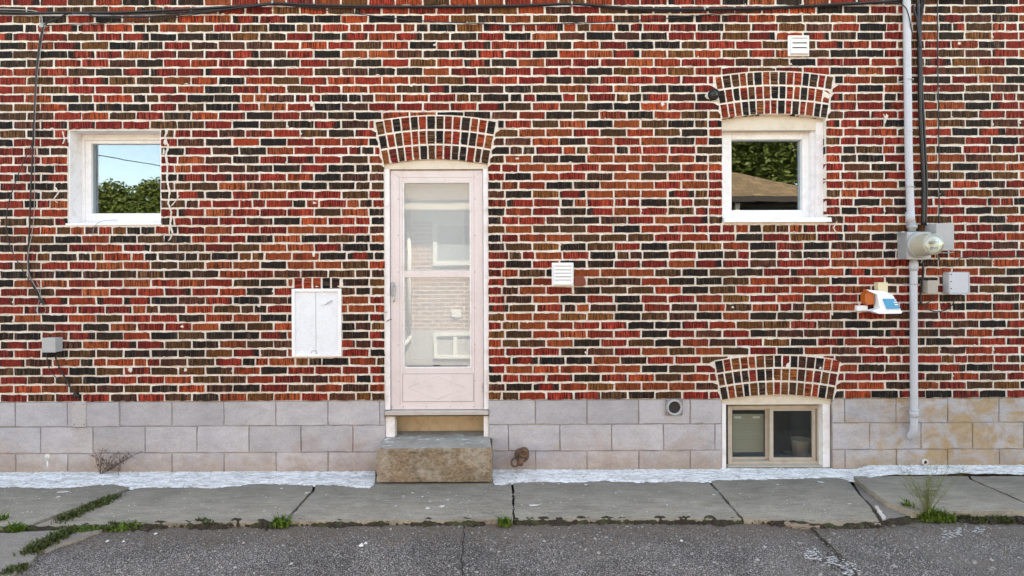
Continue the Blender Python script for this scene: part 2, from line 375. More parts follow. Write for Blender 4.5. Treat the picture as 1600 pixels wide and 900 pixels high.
# openings (x0, x1, z0, z1) in the wall face
O_L = (X(106), X(252), Z(350, 0, 180), Z(201, 0, 180))
O_R = (X(1129), X(1292), Z(346, 0, 1210), Z(178, 0, 1210))
O_D = (X(600.5), X(763), Z(687), Z(248.5))
O_B = (X(1128), X(1301), Z(733, 0, 1210), Z(617, 0, 1210))
HOLES = [O_L, O_R, O_D, O_B]
FZ = Z(624.5)                         # top of the foundation
XL, XR, ZT = -9.0, 9.0, 5.7
def holed(b, x0, x1, z0, z1, y0, y1, holes):
    xs = sorted({x0, x1, *[h[0] for h in holes], *[h[1] for h in holes]}); xs = [x for x in xs if x0 <= x <= x1]
    for a, c in zip(xs, xs[1:]):
        mid = (a+c)/2; zs = [z0]
        for h in sorted([h for h in holes if h[0] < mid < h[1]], key=lambda h: h[2]):
            lo, hi = max(z0, h[2]), min(z1, h[3])
            if hi > lo: zs += [lo, hi]
        zs.append(z1)
        for k in range(0, len(zs), 2):
            if zs[k+1] - zs[k] > 1e-4: b.box((a, y0, zs[k]), (c, y1, zs[k+1]))
MY = 0.0035                           # mortar plane
b = B(); holed(b, XL, XR, FZ, ZT, MY, .26, HOLES)
wall = b.build('wall', M['mortar'], house)

# arches: (centre x, centre z, inner radius, outer radius, half angle, bricks)
def arch_def(pl, pr, crown_in, crown_out, nb, colors):
    L, R = W(*pl), W(*pr); mx = (L.x+R.x)/2; half = (R.x-L.x)/2
    zc = W((pl[0]+pr[0])/2, crown_in).z; sag = zc - (L.z+R.z)/2
    ri = (half*half+sag*sag)/(2*sag); cz = zc-ri; ro = W((pl[0]+pr[0])/2, crown_out).z - cz
    return dict(cx=mx, cz=cz, ri=ri, ro=ro, ha=math.asin(half/ri), n=nb, colors=colors)
ARCH = [
 arch_def((599, 257), (763, 256.5), 248.5, 180, 14, ['BOKRKRKBROKRRK', 'KRBRROBKORKKOB'[:14], 'BRBORKBORKKRBB'[:14]]),
 arch_def((1128, 185), (1292, 184.5), 177.5, 111, 15, ['RBBRBKRBKOOKKRB', 'KOKRBORKKOOKRRR'[:15], 'ORRKKBRRKRKROK'+'K']),
 arch_def((1127.5, 627), (1302, 622.5), 616.5, 554, 15, ['KRBROBBKRKDDKRR'[:15], 'BBKKRKKBBBDRRBR'[:15], 'KRBKBKBRBBBRRKK'[:15]]),
]
def in_arch(a, x, z, g=0.0):
    dx, dz = x-a['cx'], z-a['cz']; r = math.hypot(dx, dz)
    return abs(math.atan2(dx, dz)) < a['ha']+g/r+.002 and a['ri']-.02 < r < a['ro']+g

PAL = {  # linear base colours
 'O': [(.46, .066, .018), (.43, .052, .017), (.42, .085, .024)],
 'R': [(.35, .028, .016), (.40, .038, .018), (.27, .020, .013)],
 'B': [(.15, .060, .018), (.11, .048, .020), (.21, .072, .016)],
 'K': [(.024, .016, .012), (.017, .013, .013), (.042, .025, .016)],
 'T': [(.36, .13, .035), (.40, .12, .03)],
 'D': [(.10, .033, .020), (.13, .04, .022)],
}
KINDS = 'OOORRRRRRRRBBBBKKKKKDDMMMM'
def col_of(k, t):
    c = rnd.choice(PAL[k]); f = rnd.uniform(.78, 1.2)*.50; return tuple(q*f for q in c)
def station_cols(kind, n):
    if kind == 'M':
        d = col_of('K', 0); r = col_of('R', 0); a = rnd.choice((0, 1, 1, 2)); z = rnd.choice((0, 1, 1, 2))
        if a+z == 0: a = 1
        return [d if (i < a or i >= n-z) else r for i in range(n)]
    if kind == 'R' and rnd.random() < .3: kind = 'O'
    base = col_of(kind, 0); out = []
    other = col_of(rnd.choice('RBDK') if kind in 'OR' else rnd.choice('BD'), 0); mixed = rnd.random() < .35
    for i in range(n):
        f = rnd.uniform(.86, 1.14); c = base
        if mixed and rnd.random() < .4: c = tuple(.55*p+.45*q for p, q in zip(base, other))
        out.append(tuple(q*f for q in c))
    return out
class Bricks:
    def __init__(s): s.v = []; s.f = []; s.c = []; s.uv = []
    def add(s, loc2, kind, yf=0.0, depth=.016, J=.0017, n=6):
        """loc2(t, h) -> (x, z) for t along the brick and h across it, both 0..1 ; lengths in metres from it"""
        o = len(s.v); cols = station_cols(kind, n+1)
        L = (Vector(loc2(1, .5))-Vector(loc2(0, .5))).length; H = (Vector(loc2(.5, 1))-Vector(loc2(.5, 0))).length
        rk = rnd.choice((1, 1, .9, .8, .6, .4)); ou, ov = rnd.uniform(0, 30), rnd.uniform(0, 30); tilt = rnd.gauss(0, .0006)
        e = .0020
        chip = rnd.choice((0, n)) if rnd.random() < .12 else None
        for ring in (0, 1):
            for i in range(n+1):
                t = i/n
                for h in (0, 1):
                    jx = rnd.gauss(0, J) if i in (0, n) else rnd.gauss(0, .001)
                    jz = rnd.gauss(0, J)
                    if chip == i and h == 1: jz -= .006
                    if ring == 0:
                        s.jit = getattr(s, 'jit', {}); s.jit[(i, h)] = (jx, jz)
                        ti = min(max(t, e/L), 1-e/L); hi = e/H if h == 0 else 1-e/H; y = yf + (t-.5)*tilt*2 + rnd.gauss(0, .0003)
                    else:
                        jx, jz = s.jit[(i, h)]; ti, hi, y = t, h, yf+depth
                    x, z = loc2(ti, hi); ax = Vector(loc2(1, .5))-Vector(loc2(0, .5)); ax.normalize(); up = Vector((-ax.y, ax.x))
                    x += ax.x*jx+up.x*jz; z += ax.y*jx+up.y*jz
                    s.v.append((x, y, z)); s.c.append((*cols[i], rk)); s.uv.append((ou+t*L, ov+h*H))
        q = 2*(n+1)
        for i in range(n):
            a, b2, c, d = o+2*i, o+2*i+2, o+2*i+3, o+2*i+1
            s.f.append((a, b2, c, d))
            s.f.append((a+q, b2+q, b2, a)); s.f.append((d, c, c+q, d+q))
        s.f.append((o+q, o, o+1, o+1+q)); e2 = o+2*n; s.f.append((e2, e2+q, e2+q+1, e2+1))
    def mesh(s, name):
        me = bpy.data.meshes.new(name); me.from_pydata(s.v, [], s.f); me.materials.append(M['brick'])
        at = me.color_attributes.new('tone', 'FLOAT_COLOR', 'POINT')
        at.data.foreach_set('color', np.array(s.c, 'f').ravel())
        ul = me.uv_layers.new(name='UVMap'); li = np.zeros(len(me.loops), 'i'); me.loops.foreach_get('vertex_index', li)
        ul.data.foreach_set('uv', np.array(s.uv, 'f')[li].ravel()); me.update(); return me
def link(name, me, parent, loc=(0,0,0)):
    o = bpy.data.objects.new(name, me); COL.objects.link(o); o.parent = parent; o.location = loc; return o

P = .2125; ROW = 13.704/200; BH = .0565; JT = .0115
Z0 = W(800, 2).z                      # centre of the first course in view
def rows():
    for r in range(-26, 46): yield r, Z0 - r*ROW
MIXED = {-13, -5, 3, 11, 17, 23, 29, 35, 41}
XA = X(406); XB = XA + P/2
def spans(x0, x1, zlo, zhi):
    """cut the span of a brick round openings, arches and fittings; gives (x0, x1, left cut, right cut)"""
    out = [(x0, x1)]
    for h in HOLES:
        if zhi > h[2]-.001 and zlo < h[3]-.012:
            nw = []
            for a, c in out:
                if c <= h[0] or a >= h[1]: nw.append((a, c)); continue
                if a < h[0]: nw.append((a, h[0]))
                if c > h[1]: nw.append((h[1], c))
            out = nw
    return out
soldier = (X(459), X(532), Z(451, 0, 495), Z(432.5, 0, 495))
CAB = (X(457), X(534), Z(557, 0, 495), Z(451, 0, 495))
def brick_zlim(x, zlo, zhi):
    """height range left free by the arches at x"""
    for a in ARCH:
        g = .001
        if not (abs(x-a['cx']) < .62 and zhi > a['cz']+a['ri']*.9 and zlo < a['cz']+a['ro']+.02): continue
        zs = [zlo+(zhi-zlo)*k/36 for k in range(37)]
        blk = [in_arch(a, x, z, g) for z in zs]
        if all(blk): return None
        if any(blk):
            free = [z for z, q in zip(zs, blk) if not q]
            # keep the top or the bottom free part
            if not blk[-1]: zlo = max(zlo, min(z for z, q in zip(zs, blk) if not q and z > max(zz for zz, qq in zip(zs, blk) if qq)))
            else: zhi = min(zhi, max(free))
            if zhi-zlo < .012: return None
    return zlo, zhi
full = []       # complete stretchers in view -> candidates to be single objects
rest = Bricks()
def emit(x0, x1, zc, kind, near_open=False):
    zlo, zhi = zc-BH/2, zc+BH/2
    NS = 13 if not any(abs((x0+x1)/2-A_['cx']) < 1.0 for A_ in ARCH) else 41
    lim = [brick_zlim(x0+(x1-x0)*k/(NS-1), zlo, zhi) for k in range(NS)]
    yf = rnd.gauss(-.0012, .0012)
    if all(l == (zlo, zhi) for l in lim):
        if abs((x1-x0)-(P-JT)) < .02 and not near_open: full.append((x0, x1, zc, kind, yf)); return
        rest.add(lambda t, h: (x0+(x1-x0)*t, zlo+(zhi-zlo)*h), kind, yf, .1 if near_open else .016); return
    # runs of stations that are free
    k = 0
    while k < NS:
        if lim[k] is None: k += 1; continue
        j = k
        while j+1 < NS and lim[j+1] is not None: j += 1
        a, c = x0+(x1-x0)*k/(NS-1), x0+(x1-x0)*j/(NS-1)
        if c-a > .014:
            L = lim[k:j+1]
            def f(t, h, a=a, c=c, L=L):
                q = t*(len(L)-1); i = min(int(q), len(L)-2) if len(L) > 1 else 0; u = q-i
                lo = L[i][0]*(1-u)+L[min(i+1, len(L)-1)][0]*u; hi = L[i][1]*(1-u)+L[min(i+1, len(L)-1)][1]*u
                return (a+(c-a)*t, lo+(hi-lo)*h)
            rest.add(f, kind, yf, .016, .0008, 4)
        k = j+1
for r, zc in rows():
    if zc-BH/2 < FZ: continue
    odd = r % 2 != 0; org = XB if odd else XA
    xl, xr = X(-330), X(1930)
    x = org - P*(int((org-xl)/P)+1); edges = []
    i = 0
    while x < xr:
        if r in MIXED:
            pat = rnd.choice((2, 1, 1)) if i % 2 else 2
            L = P if pat == 2 else P/2 - .001
            if pat == 1: edges.append((x, x+P*.48)); edges.append((x+P*.48, x+P*.96)); L = P*.96
            else: edges.append((x, x+P))
            x += L
        else: edges.append((x, x+P)); x += P
        i += 1
    zlo, zhi = zc-BH/2, zc+BH/2
    js = [edges[0][0]]+[e_[1] for e_ in edges]
    for h in HOLES:
        if zhi > h[2]-.001 and zlo < h[3]-.012:
            for side, hx_ in ((-1, h[0]), (1, h[1])):
                near_ = [j for j in js if 0 <= (j-hx_)*side < .062]
                for j in near_:
                    js.remove(j); j2 = hx_+side*(.104 if r % 2 else .110)
                    if all(abs(j2-q) > .045 for q in js): js.append(j2)
    if r == 26:
        for s0, s1 in ((X(88), X(264)), (X(1107), X(1339))):
            js = [j for j in js if not s0-.05 < j < s1+.05]; nn = round((s1-s0)/.104); js += [s0+(s1-s0)*q/nn for q in range(nn+1)]
    js.sort(); edges = list(zip(js, js[1:]))
    for a, c in edges:
        a += rnd.gauss(0, .0012); c += rnd.gauss(0, .0012)
        ps = [(a+JT/2, c-JT/2)]
        sp = []
        for q in spans(*ps[0], zlo, zhi): sp.append((q, (q[0] != ps[0][0]) or (q[1] != ps[0][1])))
        zc2 = zc + rnd.gauss(0, .0007)
        for (p0, p1), cut in sp:
            if p1-p0 < .018: continue
            if zhi > soldier[2] and zlo < soldier[3] and p1 > soldier[0]-.01 and p0 < soldier[1]+.01 and abs(zc-(soldier[2]+soldier[3])/2) < .03:
                if p0 < soldier[0]-.03: emit(p0, soldier[0]-.010, zc2, rnd.choice(KINDS))
                if p1 > soldier[1]+.03: emit(soldier[1]+.010, p1, zc2, rnd.choice(KINDS))
                continue
            if p1 > CAB[0] and p0 < CAB[1] and zhi > CAB[2] and zlo < CAB[3] and not (p0 < CAB[0]-.02 or p1 > CAB[1]+.02): continue
            near = cut or any(abs(p0-h[1]) < .03 or abs(p1-h[0]) < .03 for h in HOLES if zhi > h[2] and zlo < h[3])
            emit(p0, p1, zc2, rnd.choice(KINDS), near)
# bricks on edge over the white cabinet
for k, c in enumerate('ORORK'.replace('R', 'R')[:0] or 'RRRKK'):
    x0 = soldier[0]+.004+k*(soldier[1]-soldier[0])/5; x1 = x0+(soldier[1]-soldier[0])/5-.012
    rest.add(lambda t, h, x0=x0, x1=x1: (x1+(x0-x1)*h, soldier[2]-.01+(soldier[3]-.008-soldier[2]+.01)*t), c, 0, .016, .0008, 4)
# the 300 nearest complete bricks are single objects, the others one mesh
def vis(x0, x1, zc): return abs((x0+x1)/2) < 3.98 and zc < 3.7
cand = [f for f in full if vis(*f[:3])]
cand.sort(key=lambda f: math.hypot((f[0]+f[1])/2, (f[2]-CZ)*1.3))
single = cand[:300]; ids = {id(f) for f in single}
protos = {}
for f in full:
    x0, x1, zc, kind, yf = f
    if id(f) in ids: continue
    rest.add(lambda t, h: (x0+(x1-x0)*t, zc-BH/2+BH*h), kind, yf)
for f in single:
    x0, x1, zc, kind, yf = f; key = (kind, rnd.randrange(9))
    if key not in protos:
        q = Bricks(); L = P-JT
        q.add(lambda t, h: (-L/2+L*t, -BH/2+BH*h), kind, 0); protos[key] = q.mesh('brick')
    link('brick', protos[key], wall, ((x0+x1)/2, yf, zc))
o = link('brickwork', rest.mesh('brickwork'), wall); o['kind'] = 'stuff'
# arches
for a in ARCH:
    b = B(); K = 40
    for ri, ro, y0, y1 in ((a['ri'], a['ro']+.004, MY-.0012, .13),):
        poly = [(a['cx']+ro*math.sin(t), a['cz']+ro*math.cos(t)) for t in [a['ha']+.002-(2*a['ha']+.004)*k/K for k in range(K+1)]]
        inn = [(a['cx']+ri*math.sin(t), a['cz']+ri*math.cos(t)) for t in [a['ha']+.002-(2*a['ha']+.004)*k/K for k in range(K+1)]]
        for k in range(K): b.prism([inn[k+1], inn[k], poly[k], poly[k+1]], y0, y1)
    am = b.build('arch', M['mortar'], house)
    th = (a['ro']-a['ri'])/3
    for ring in range(3):                       # 0 = top row
        r0 = a['ro']-(ring+1)*th+.006; r1 = a['ro']-ring*th-.006
        if ring == 2: r0 = a['ri']-.001
        n_ = a['n']
        cuts = [k/n_ for k in range(n_+1)]; cuts = [cuts[0]]+[q+rnd.gauss(0, .0035) for q in cuts[1:-1]]+[cuts[-1]]
        for k in range(n_):
            t0 = -a['ha']+2*a['ha']*cuts[k]; t1 = -a['ha']+2*a['ha']*cuts[k+1]; g = .0044/r0
            q = Bricks(); kind = a['colors'][ring][k] if k < len(a['colors'][ring]) else 'B'
            if kind == 'R': kind = rnd.choice('OOR')
            if kind == 'B' and rnd.random() < .4: kind = 'T'
            q.add(lambda t, h: (a['cx']+(r0+(r1-r0)*t)*math.sin(t1-g-(t1-t0-2*g)*h), a['cz']+(r0+(r1-r0)*t)*math.cos(t1-g-(t1-t0-2*g)*h)), kind, rnd.gauss(-.001, .001), .10 if ring == 2 else .016, .0008, 4)
            link('arch_brick', q.mesh('arch_brick'), am)
# mortar smears over the brick edges
b = B()
def blob(b, x, z, rx, rz, y=-.0045, n=9, dy=.009):
    pts = []
    for k in range(n):
        t = 2*math.pi*k/n; f = rnd.uniform(.55, 1.25); pts.append((x+rx*f*math.cos(t), z+rz*f*math.sin(t)))
    o = len(b.v)
    for p in pts: b.v.append((p[0], y+dy, p[1]))
    for p in pts: b.v.append((x+(p[0]-x)*.72, y+.0005, z+(p[1]-z)*.72))
    b.v.append((x, y, z))
    for k in range(n):
        b.face((o+k, o+(k+1)%n, o+n+(k+1)%n, o+n+k)); b.face((o+n+k, o+n+(k+1)%n, o+2*n))
def clear(x, z): return all(not (h[0]-.02 < x < h[1]+.02 and h[2]-.02 < z < h[3]+.02) for h in HOLES) and not any(in_arch(a, x, z, .02) for a in ARCH)
b.smooth = True
for k in range(1500):
    r = rnd.randrange(-3, 45); zc = Z0-r*ROW+ROW/2; x = rnd.uniform(X(-60), X(1660))
    if not clear(x, zc): continue
    if rnd.random() < .35 and r not in MIXED and r not in (26, 32) and all(abs(x-(h[0]+h[1])/2) > .8 for h in HOLES):   # at a head joint
        org = XB if r % 2 else XA; x = org + round((x-org)/P)*P
        if clear(x, zc-ROW/2): blob(b, x+rnd.gauss(0, .004), zc-ROW/2+rnd.uniform(-.025, .025), rnd.uniform(.006, .010), rnd.uniform(.006, .016), dy=.008)
    else: blob(b, x, zc+rnd.gauss(0, .003), rnd.uniform(.005, .022), rnd.uniform(.0055, .0088), dy=.008)
for px, py, rx, rz in [(488,163,.02,.03),(491,317,.02,.014),(490,398,.018,.028),(285,510,.016,.013),(602,487,.012,.010),(1035,163,.02,.02),(1145,480,.012,.01),(260,205,.015,.03),(258,222,.016,.03),(256,238,.01,.03),(1240,66,.012,.01),(1385,183,.02,.03),(915,475,.01,.012),(1118,92,.01,.012),(203,578,.02,.026),(290,578,.014,.022),(405,478,.016,.012),(808,248,.02,.012),(680,70,.02,.014),(1282,575,.012,.012),(1498,68,.022,.016),(1300,490,.01,.02),(1235,100,.02,.012)]:
    p = W(px, py); blob(b, p.x, p.z, rx, rz, -.006, 11, .012)
# patched mortar around the left window
def ribbon(b, pts, wd, y=-.0042):
    Q = []
    for (a, c), (d, e) in zip(pts, pts[1:]):
        for k in range(8): Q.append((a+(d-a)*k/8, c+(e-c)*k/8))
    o = len(b.v); q0 = 0
    for i, (px, py) in enumerate(Q):
        p = W(px, py); w1_, w2_ = wd*rnd.uniform(.5, 1.3), wd*rnd.uniform(.5, 1.3)
        if i in (0, len(Q)-1): w1_ = w2_ = .002
        b.v += [(p.x-w1_, y+.009, p.z), (p.x-w1_*.6, y, p.z), (p.x+w2_*.6, y, p.z), (p.x+w2_, y+.009, p.z)]
    for i in range(len(Q)-1):
        for k in range(3): a = o+4*i+k; b.face((a, a+4, a+5, a+1))
ribbon(b, [(262,203),(258,214),(263,228),(259,243),(262,262),(261,282),(265,300),(263,318),(268,332),(266,350),(270,366),(263,378)], .010)
ribbon(b, [(268,322),(276,312),(281,304)], .007); ribbon(b, [(98,205),(101,218),(98,226)], .006); ribbon(b, [(86,292),(92,300),(84,312),(92,318)], .008)
ribbon(b, [(1308,345),(1302,356),(1308,366)], .007); ribbon(b, [(1380,178),(1384,188),(1381,196)], .007)
sm = b.build('mortar_smears', M['smear'], wall); sm['kind'] = 'stuff'

# ---- foundation of painted blocks
FY = .006
b = B(); holed(b, XL, XR, -1.0, FZ+.0, FY+.008, .27, [O_D, O_B])
found = b.build('foundation_wall', M['joint'], house)
def block(x0, x1, z0, z1):
    b = B(); g = rnd.uniform(.0012, .0026); K = 6; n0 = []
    y = FY + rnd.gauss(0, .0012)
    x0 += g; x1 -= g; z0 += g; z1 -= g
    per = []
    for k in range(K): per.append((x0+(x1-x0)*k/K, z0))
    for k in range(3): per.append((x1, z0+(z1-z0)*k/3))
    for k in range(K): per.append((x1-(x1-x0)*k/K, z1))
    for k in range(3): per.append((x0, z1-(z1-z0)*k/3))
    per = [(p[0]+rnd.gauss(0, .0017), p[1]+rnd.gauss(0, .0017)) for p in per]; cx, cz = (x0+x1)/2, (z0+z1)/2; m_ = len(per)
    ins = [(p[0]+(.004 if p[0] < cx else -.004), p[1]+(.004 if p[1] < cz else -.004)) for p in per]
    b.add([(p[0], y+.010, p[1]) for p in per]+[(p[0], y, p[1]) for p in ins], [tuple(range(m_, 2*m_))]+[(i, (i+1)%m_, (i+1)%m_+m_, i+m_) for i in range(m_)])
    b.build('concrete_block', M['block'], found)
rowz = [FZ-.003, Z(664), Z(705.5), Z(747), Z(789)]
BW = 81.0/200
for r in range(3):
    z1, z0 = rowz[r], rowz[r+1]
    org = X(104) if r % 2 == 0 else X(61.5)
    x = org - 4*BW
    while x < 6.2:
        sp = [(x, x+BW)]
        for h in (O_D, O_B):
            nw = []
            for a, c in sp:
                if z1 <= h[2]+.02 or z0 >= h[3] or c <= h[0] or a >= h[1]: nw.append((a, c)); continue
                if a < h[0]: nw.append((a, h[0]))
                if c > h[1]: nw.append((h[1], c))
            sp = nw
        for a, c in sp:
            if c-a > .03: block(a, c, z0, z1)
        x += BW
# joint at the top of the blocks
# ---- body of the house behind the wall (keeps the sun off the driveway)
b = B()
b.box((XL, .27, -1.0), (XL+.25, 8.6, ZT)); b.box((XR-.25, .27, -1.0), (XR, 8.6, ZT)); b.box((XL+.25, 8.35, -1.0), (XR-.25, 8.6, ZT))
b.build('rear_walls', M['mortar'], house)
m = mat('asphalt_shingles', rough=.9); n = N(m); n.color(n.mix(n.noise(n.coord('Position'), 30, 3), (.07,.065,.06), (.12,.11,.10))); M['roofgrey'] = m
b = B(); b.add([(XL-.3,-.35,ZT),(XR+.3,-.35,ZT),(XR+.3,4.3,ZT+1.9),(XL-.3,4.3,ZT+1.9),(XR+.3,8.95,ZT),(XL-.3,8.95,ZT)], [(0,1,2,3),(3,2,4,5),(1,4,2),(0,3,5),(0,5,4,1)])
b.build('roof', M['roofgrey'], house)
b = B(); b.box((XL+.25, .27, -.9), (XR-.25, 8.35, -.85)); b.build('floor', M['gap'], house)

# ---- windows
def interior(x0, x1, z0, z1, y0, depth, parent, m=None):
    b = B(); y1 = y0+depth
    b.add([(x0,y0,z0),(x1,y0,z0),(x1,y1,z0),(x0,y1,z0),(x0,y0,z1),(x1,y0,z1),(x1,y1,z1),(x0,y1,z1)], [(0,1,2,3),(4,7,6,5),(1,5,6,2),(2,6,7,3),(3,7,4,0)])
    return b.build('dark_room', m or M['dark'], parent)
def casement(h, name, spring=None, sash=None, yd=.115, glass_px=None):
    x0, x1, z0, z1 = h
    win = B()
    # lining boards of the reveal (white)
    t = .012
    win.box((x0+.0015, .010, z0), (x0+t, yd+.05, z1)); win.box((x1-t, .010, z0), (x1-.0015, yd+.05, z1))
    return win
# left window
yd = .13
w1 = B(); x0, x1, z0, z1 = O_L
w1.box((x0+.001, .012, z0+.001), (x0+.011, .21, z1-.001)); w1.box((x1-.011, .012, z0+.001), (x1-.001, .21, z1-.001))
w1.box((x0+.011, .012, z1-.012), (x1-.011, .21, z1-.001)); w1.box((x0+.011, .012, z0+.001), (x1-.011, .21, z0+.010))
win1 = w1.build('window', M['white_trim'], house); win1['label'] = 'square white vinyl window at the left of the wall'
b = B(); b.ring_frame(x0+.0112, x1-.0112, z0+.0102, z1-.0122, (.022, .022, .022, .045), yd, .208, .003); b.build('frame', M['white'], win1)
gx0, gx1, gz0, gz1 = X(141, yd), x1-.075, Z(333, yd, 190), Z(224, yd, 190)
b = B(); fx0, fx1, fz0, fz1 = x0+.0335, x1-.0335, z0+.0325, z1-.0575
b.ring_frame(fx0, fx1, fz0, fz1, (gx0-fx0, fx1-gx1, gz0-fz0, fz1-gz1), yd+.012, .200, .004); b.build('sash', M['white'], win1)
b = B(); b.box((gx0-.006, yd+.035, gz0-.006), (gx1+.006, yd+.041, gz1+.006)); b.build('pane', M['glass'], win1)
interior(gx0-.3, gx1+.3, gz0-.3, gz1+.3, .272, 1.4, win1)
# sill strip
b = B(); b.prism([(x0-.012, z0-.012), (x1+.004, z0-.006), (x1+.004, z0+.006), (x0-.012, z0+.006)], -.006, .011); b.build('sill', M['white'], win1)
# thin cable hanging from its sill
b = B(); b.tube([W(184,344,-.012), W(170,344,-.02), W(158,346,-.03), W(150,351,-.03), W(146,358,-.012), W(145,368,-.006)], .0022, 6)
tag(b.build('loose_cable', M['wire']), 'thin pale cable end curling over the sill of the left window', 'cable')
# right window
x0, x1, z0, z1 = O_R; zs = Z(185, 0, 1210)
A = ARCH[1]
def arch_board(a, x0, x1, zb, y0, y1, gap=.002, K=24):
    pts = [(x0, zb), (x1, zb)]
    for k in range(K+1):
        x = x1-(x1-x0)*k/K; z = a['cz']+math.sqrt(max(a['ri']**2-(x-a['cx'])**2, 0))-gap
        pts.append((x, z))
    b = B(); b.prism(pts, y0, y1); return b
w2 = B(); w2.box((x0+.001, .03, z0+.001), (x0+.012, .21, zs-.02)); w2.box((x1-.055, .045, z0+.001), (x1-.001, .21, zs-.02)); w2.box((x0+.012, .10, z0+.001), (x1-.055, .21, z0+.012))
win2 = w2.build('window', M['white_trim'], house); win2['label'] = 'white window under the brick arch at the right'
zb = Z(204, .06, 1210)
arch_board(A, x0+.001, x1-.001, zb, .05, .10).build('head_board', M['cream'], win2)
b = B(); b.box((x0+.0125, .075, z0+.0125), (x0+.028, .205, zb-.001)); b.box((x1-.085, .075, z0+.0125), (x1-.0555, .205, zb-.001)); b.box((x0+.028, .105, zb-.016), (x1-.085, .205, zb-.001))
b.build('frame', M['white_trim'], win2)
yg = .125
gx0, gx1, gz0, gz1 = X(1143, yg), X(1253.5, yg), Z(328.5, yg, 1200), Z(218.5, yg, 1200)
fx0, fx1, fz0, fz1 = x0+.0285, X(1268, yg), z0+.013, Z(207, yg, 1200)
b = B(); b.ring_frame(fx0, fx1, fz0, fz1, (gx0-fx0, fx1-gx1, gz0-fz0, fz1-gz1), yg-.012, .195, .005); b.build('sash', M['white'], win2)
b = B(); b.box((fx1+.001, .12, fz0), (x1-.0855, .19, fz1)); b.build('jamb_liner', M['white_trim'], win2)
b = B(); b.box((gx0-.005, yg+.03, gz0-.005), (gx1+.005, yg+.036, gz1+.005)); b.build('pane', M['glass'], win2)
interior(gx0-.3, gx1+.3, gz0-.3, gz1+.3, .272, 1.4, win2)
b = B(); b.prism([(X(1130), Z(347.5,0,1210)), (X(1297), Z(347.5,0,1210)), (X(1296), Z(340.5,0,1210)), (X(1130), Z(340.5,0,1210))], -.03, .09); b.build('sill', M['white'], win2)
# basement window
x0, x1, z0, z1 = O_B; A = ARCH[2]; zsp = Z(626, 0, 1210)
win3 = bpy.data.objects.new('basement_window', None); COL.objects.link(win3); win3.parent = house
w3 = B(); w3.box((x0+.001, .012, z0+.001), (X(1134.5), .20, zsp-.03)); w3.build('jamb', M['white_trim'], win3)
w3 = B(); w3.box((X(1285, .03), .03, z0+.001), (x1-.006, .20, zsp-.03), .003); w3.build('jamb', M['white_trim'], win3)
win3['label'] = 'low sliding basement window under the brick arch'
zb = Z(632, .03, 1210)
arch_board(A, x0+.001, x1-.001, zb, .028, .08).build('head_board', M['cream'], win3)
ya = .09
fx0, fx1, fz0, fz1 = X(1134.8, ya)+.01, X(1283.5, ya), Z(727, ya, 1210), Z(633.5, ya, 1210)
b = B(); b.ring_frame(fx0, fx1, fz0, fz1, (.035, .035, .03, .028), ya, .18, .003); b.build('frame', M['alu'], win3)
# sliding sashes
lx0, lx1 = X(1140.5, ya), X(1206, ya); rx0, rx1 = X(1203, ya), X(1275, ya); gz0, gz1 = Z(718, ya, 1210), Z(641, ya, 1210)
b = B(); b.ring_frame(lx0, lx1, fz0+.031, fz1-.029, (.020, .034, .020, .018), ya+.045, ya+.065, .002); b.build('sash', M['alu'], win3)
b = B(); b.ring_frame(rx0, rx1, fz0+.031, fz1-.029, (.030, .026, .024, .018), ya+.012, ya+.036, .002); b.build('sash', M['alu'], win3)
b = B(); b.box((lx0+.018, ya+.053, fz0+.05), (lx1-.03, ya+.057, fz1-.045)); b.build('pane', M['glass_base'], win3)
b = B(); b.box((rx0+.028, ya+.022, fz0+.053), (rx1-.024, ya+.026, fz1-.045)); b.build('pane', M['glass_base'], win3)
b = B(); b.box((fx0-.02, .035, z0+.001), (fx1+.02, ya-.001, fz0+.012), .004); b.build('sill', M['alu'], win3)
b = B(); b.box((fx0-.02, ya+.01, z0+.001), (fx1+.02, .2, fz0-.001)); b.box((fx1+.0005, ya+.005, fz0), (X(1285.5, .1), .19, zb)); b.box((X(1134.6), ya+.005, fz0), (fx0-.0005, .19, zb)); b.build('dark_gap_fill', M['gap'], win3)
M['blind'] = painted('pale_green_blind', (.42, .43, .36), (.36, .37, .31), dirt=.3)
interior(fx0-.1, fx1+.3, fz0-.1, fz1+.1, .272, 1.0, win3, M['dark'])
b = B()
for k in range(12):
    z = Z(712, ya, 1210)+k*.026
    if z < Z(650, ya, 1210): b.box((X(1144, .19), .185, z), (X(1192, .19), .189, z+.0252))
bl = b.build('blind', M['blind'], win3)
b = B()
for c in (1153, 1182): b.box((X(c-6, .18), .1835, Z(655.5, .18)), (X(c+5, .18), .1848, Z(652.5, .18)))
b.build('blind_clip', M['white'], win3)
b = B(); c = W(1252, 716, .40); b.lathe(c, (0,0,1), [(0, .0), (0, .062), (.155, .082), (.165, .086), (.165, .08), (.02, .055)], 24)
tag(b.build('bucket', mat('translucent_white_bucket', (.62, .62, .58), .5)), 'white plastic bucket standing inside the basement window, right pane', 'bucket')
b = B(); b.box((X(1242,.38), .32, Z(722,.36,1210)), (X(1290,.40), .62, c.z-.001)); b.build('inner_ledge', mat('inner_ledge_concrete', (.16,.15,.14), .9), win3)

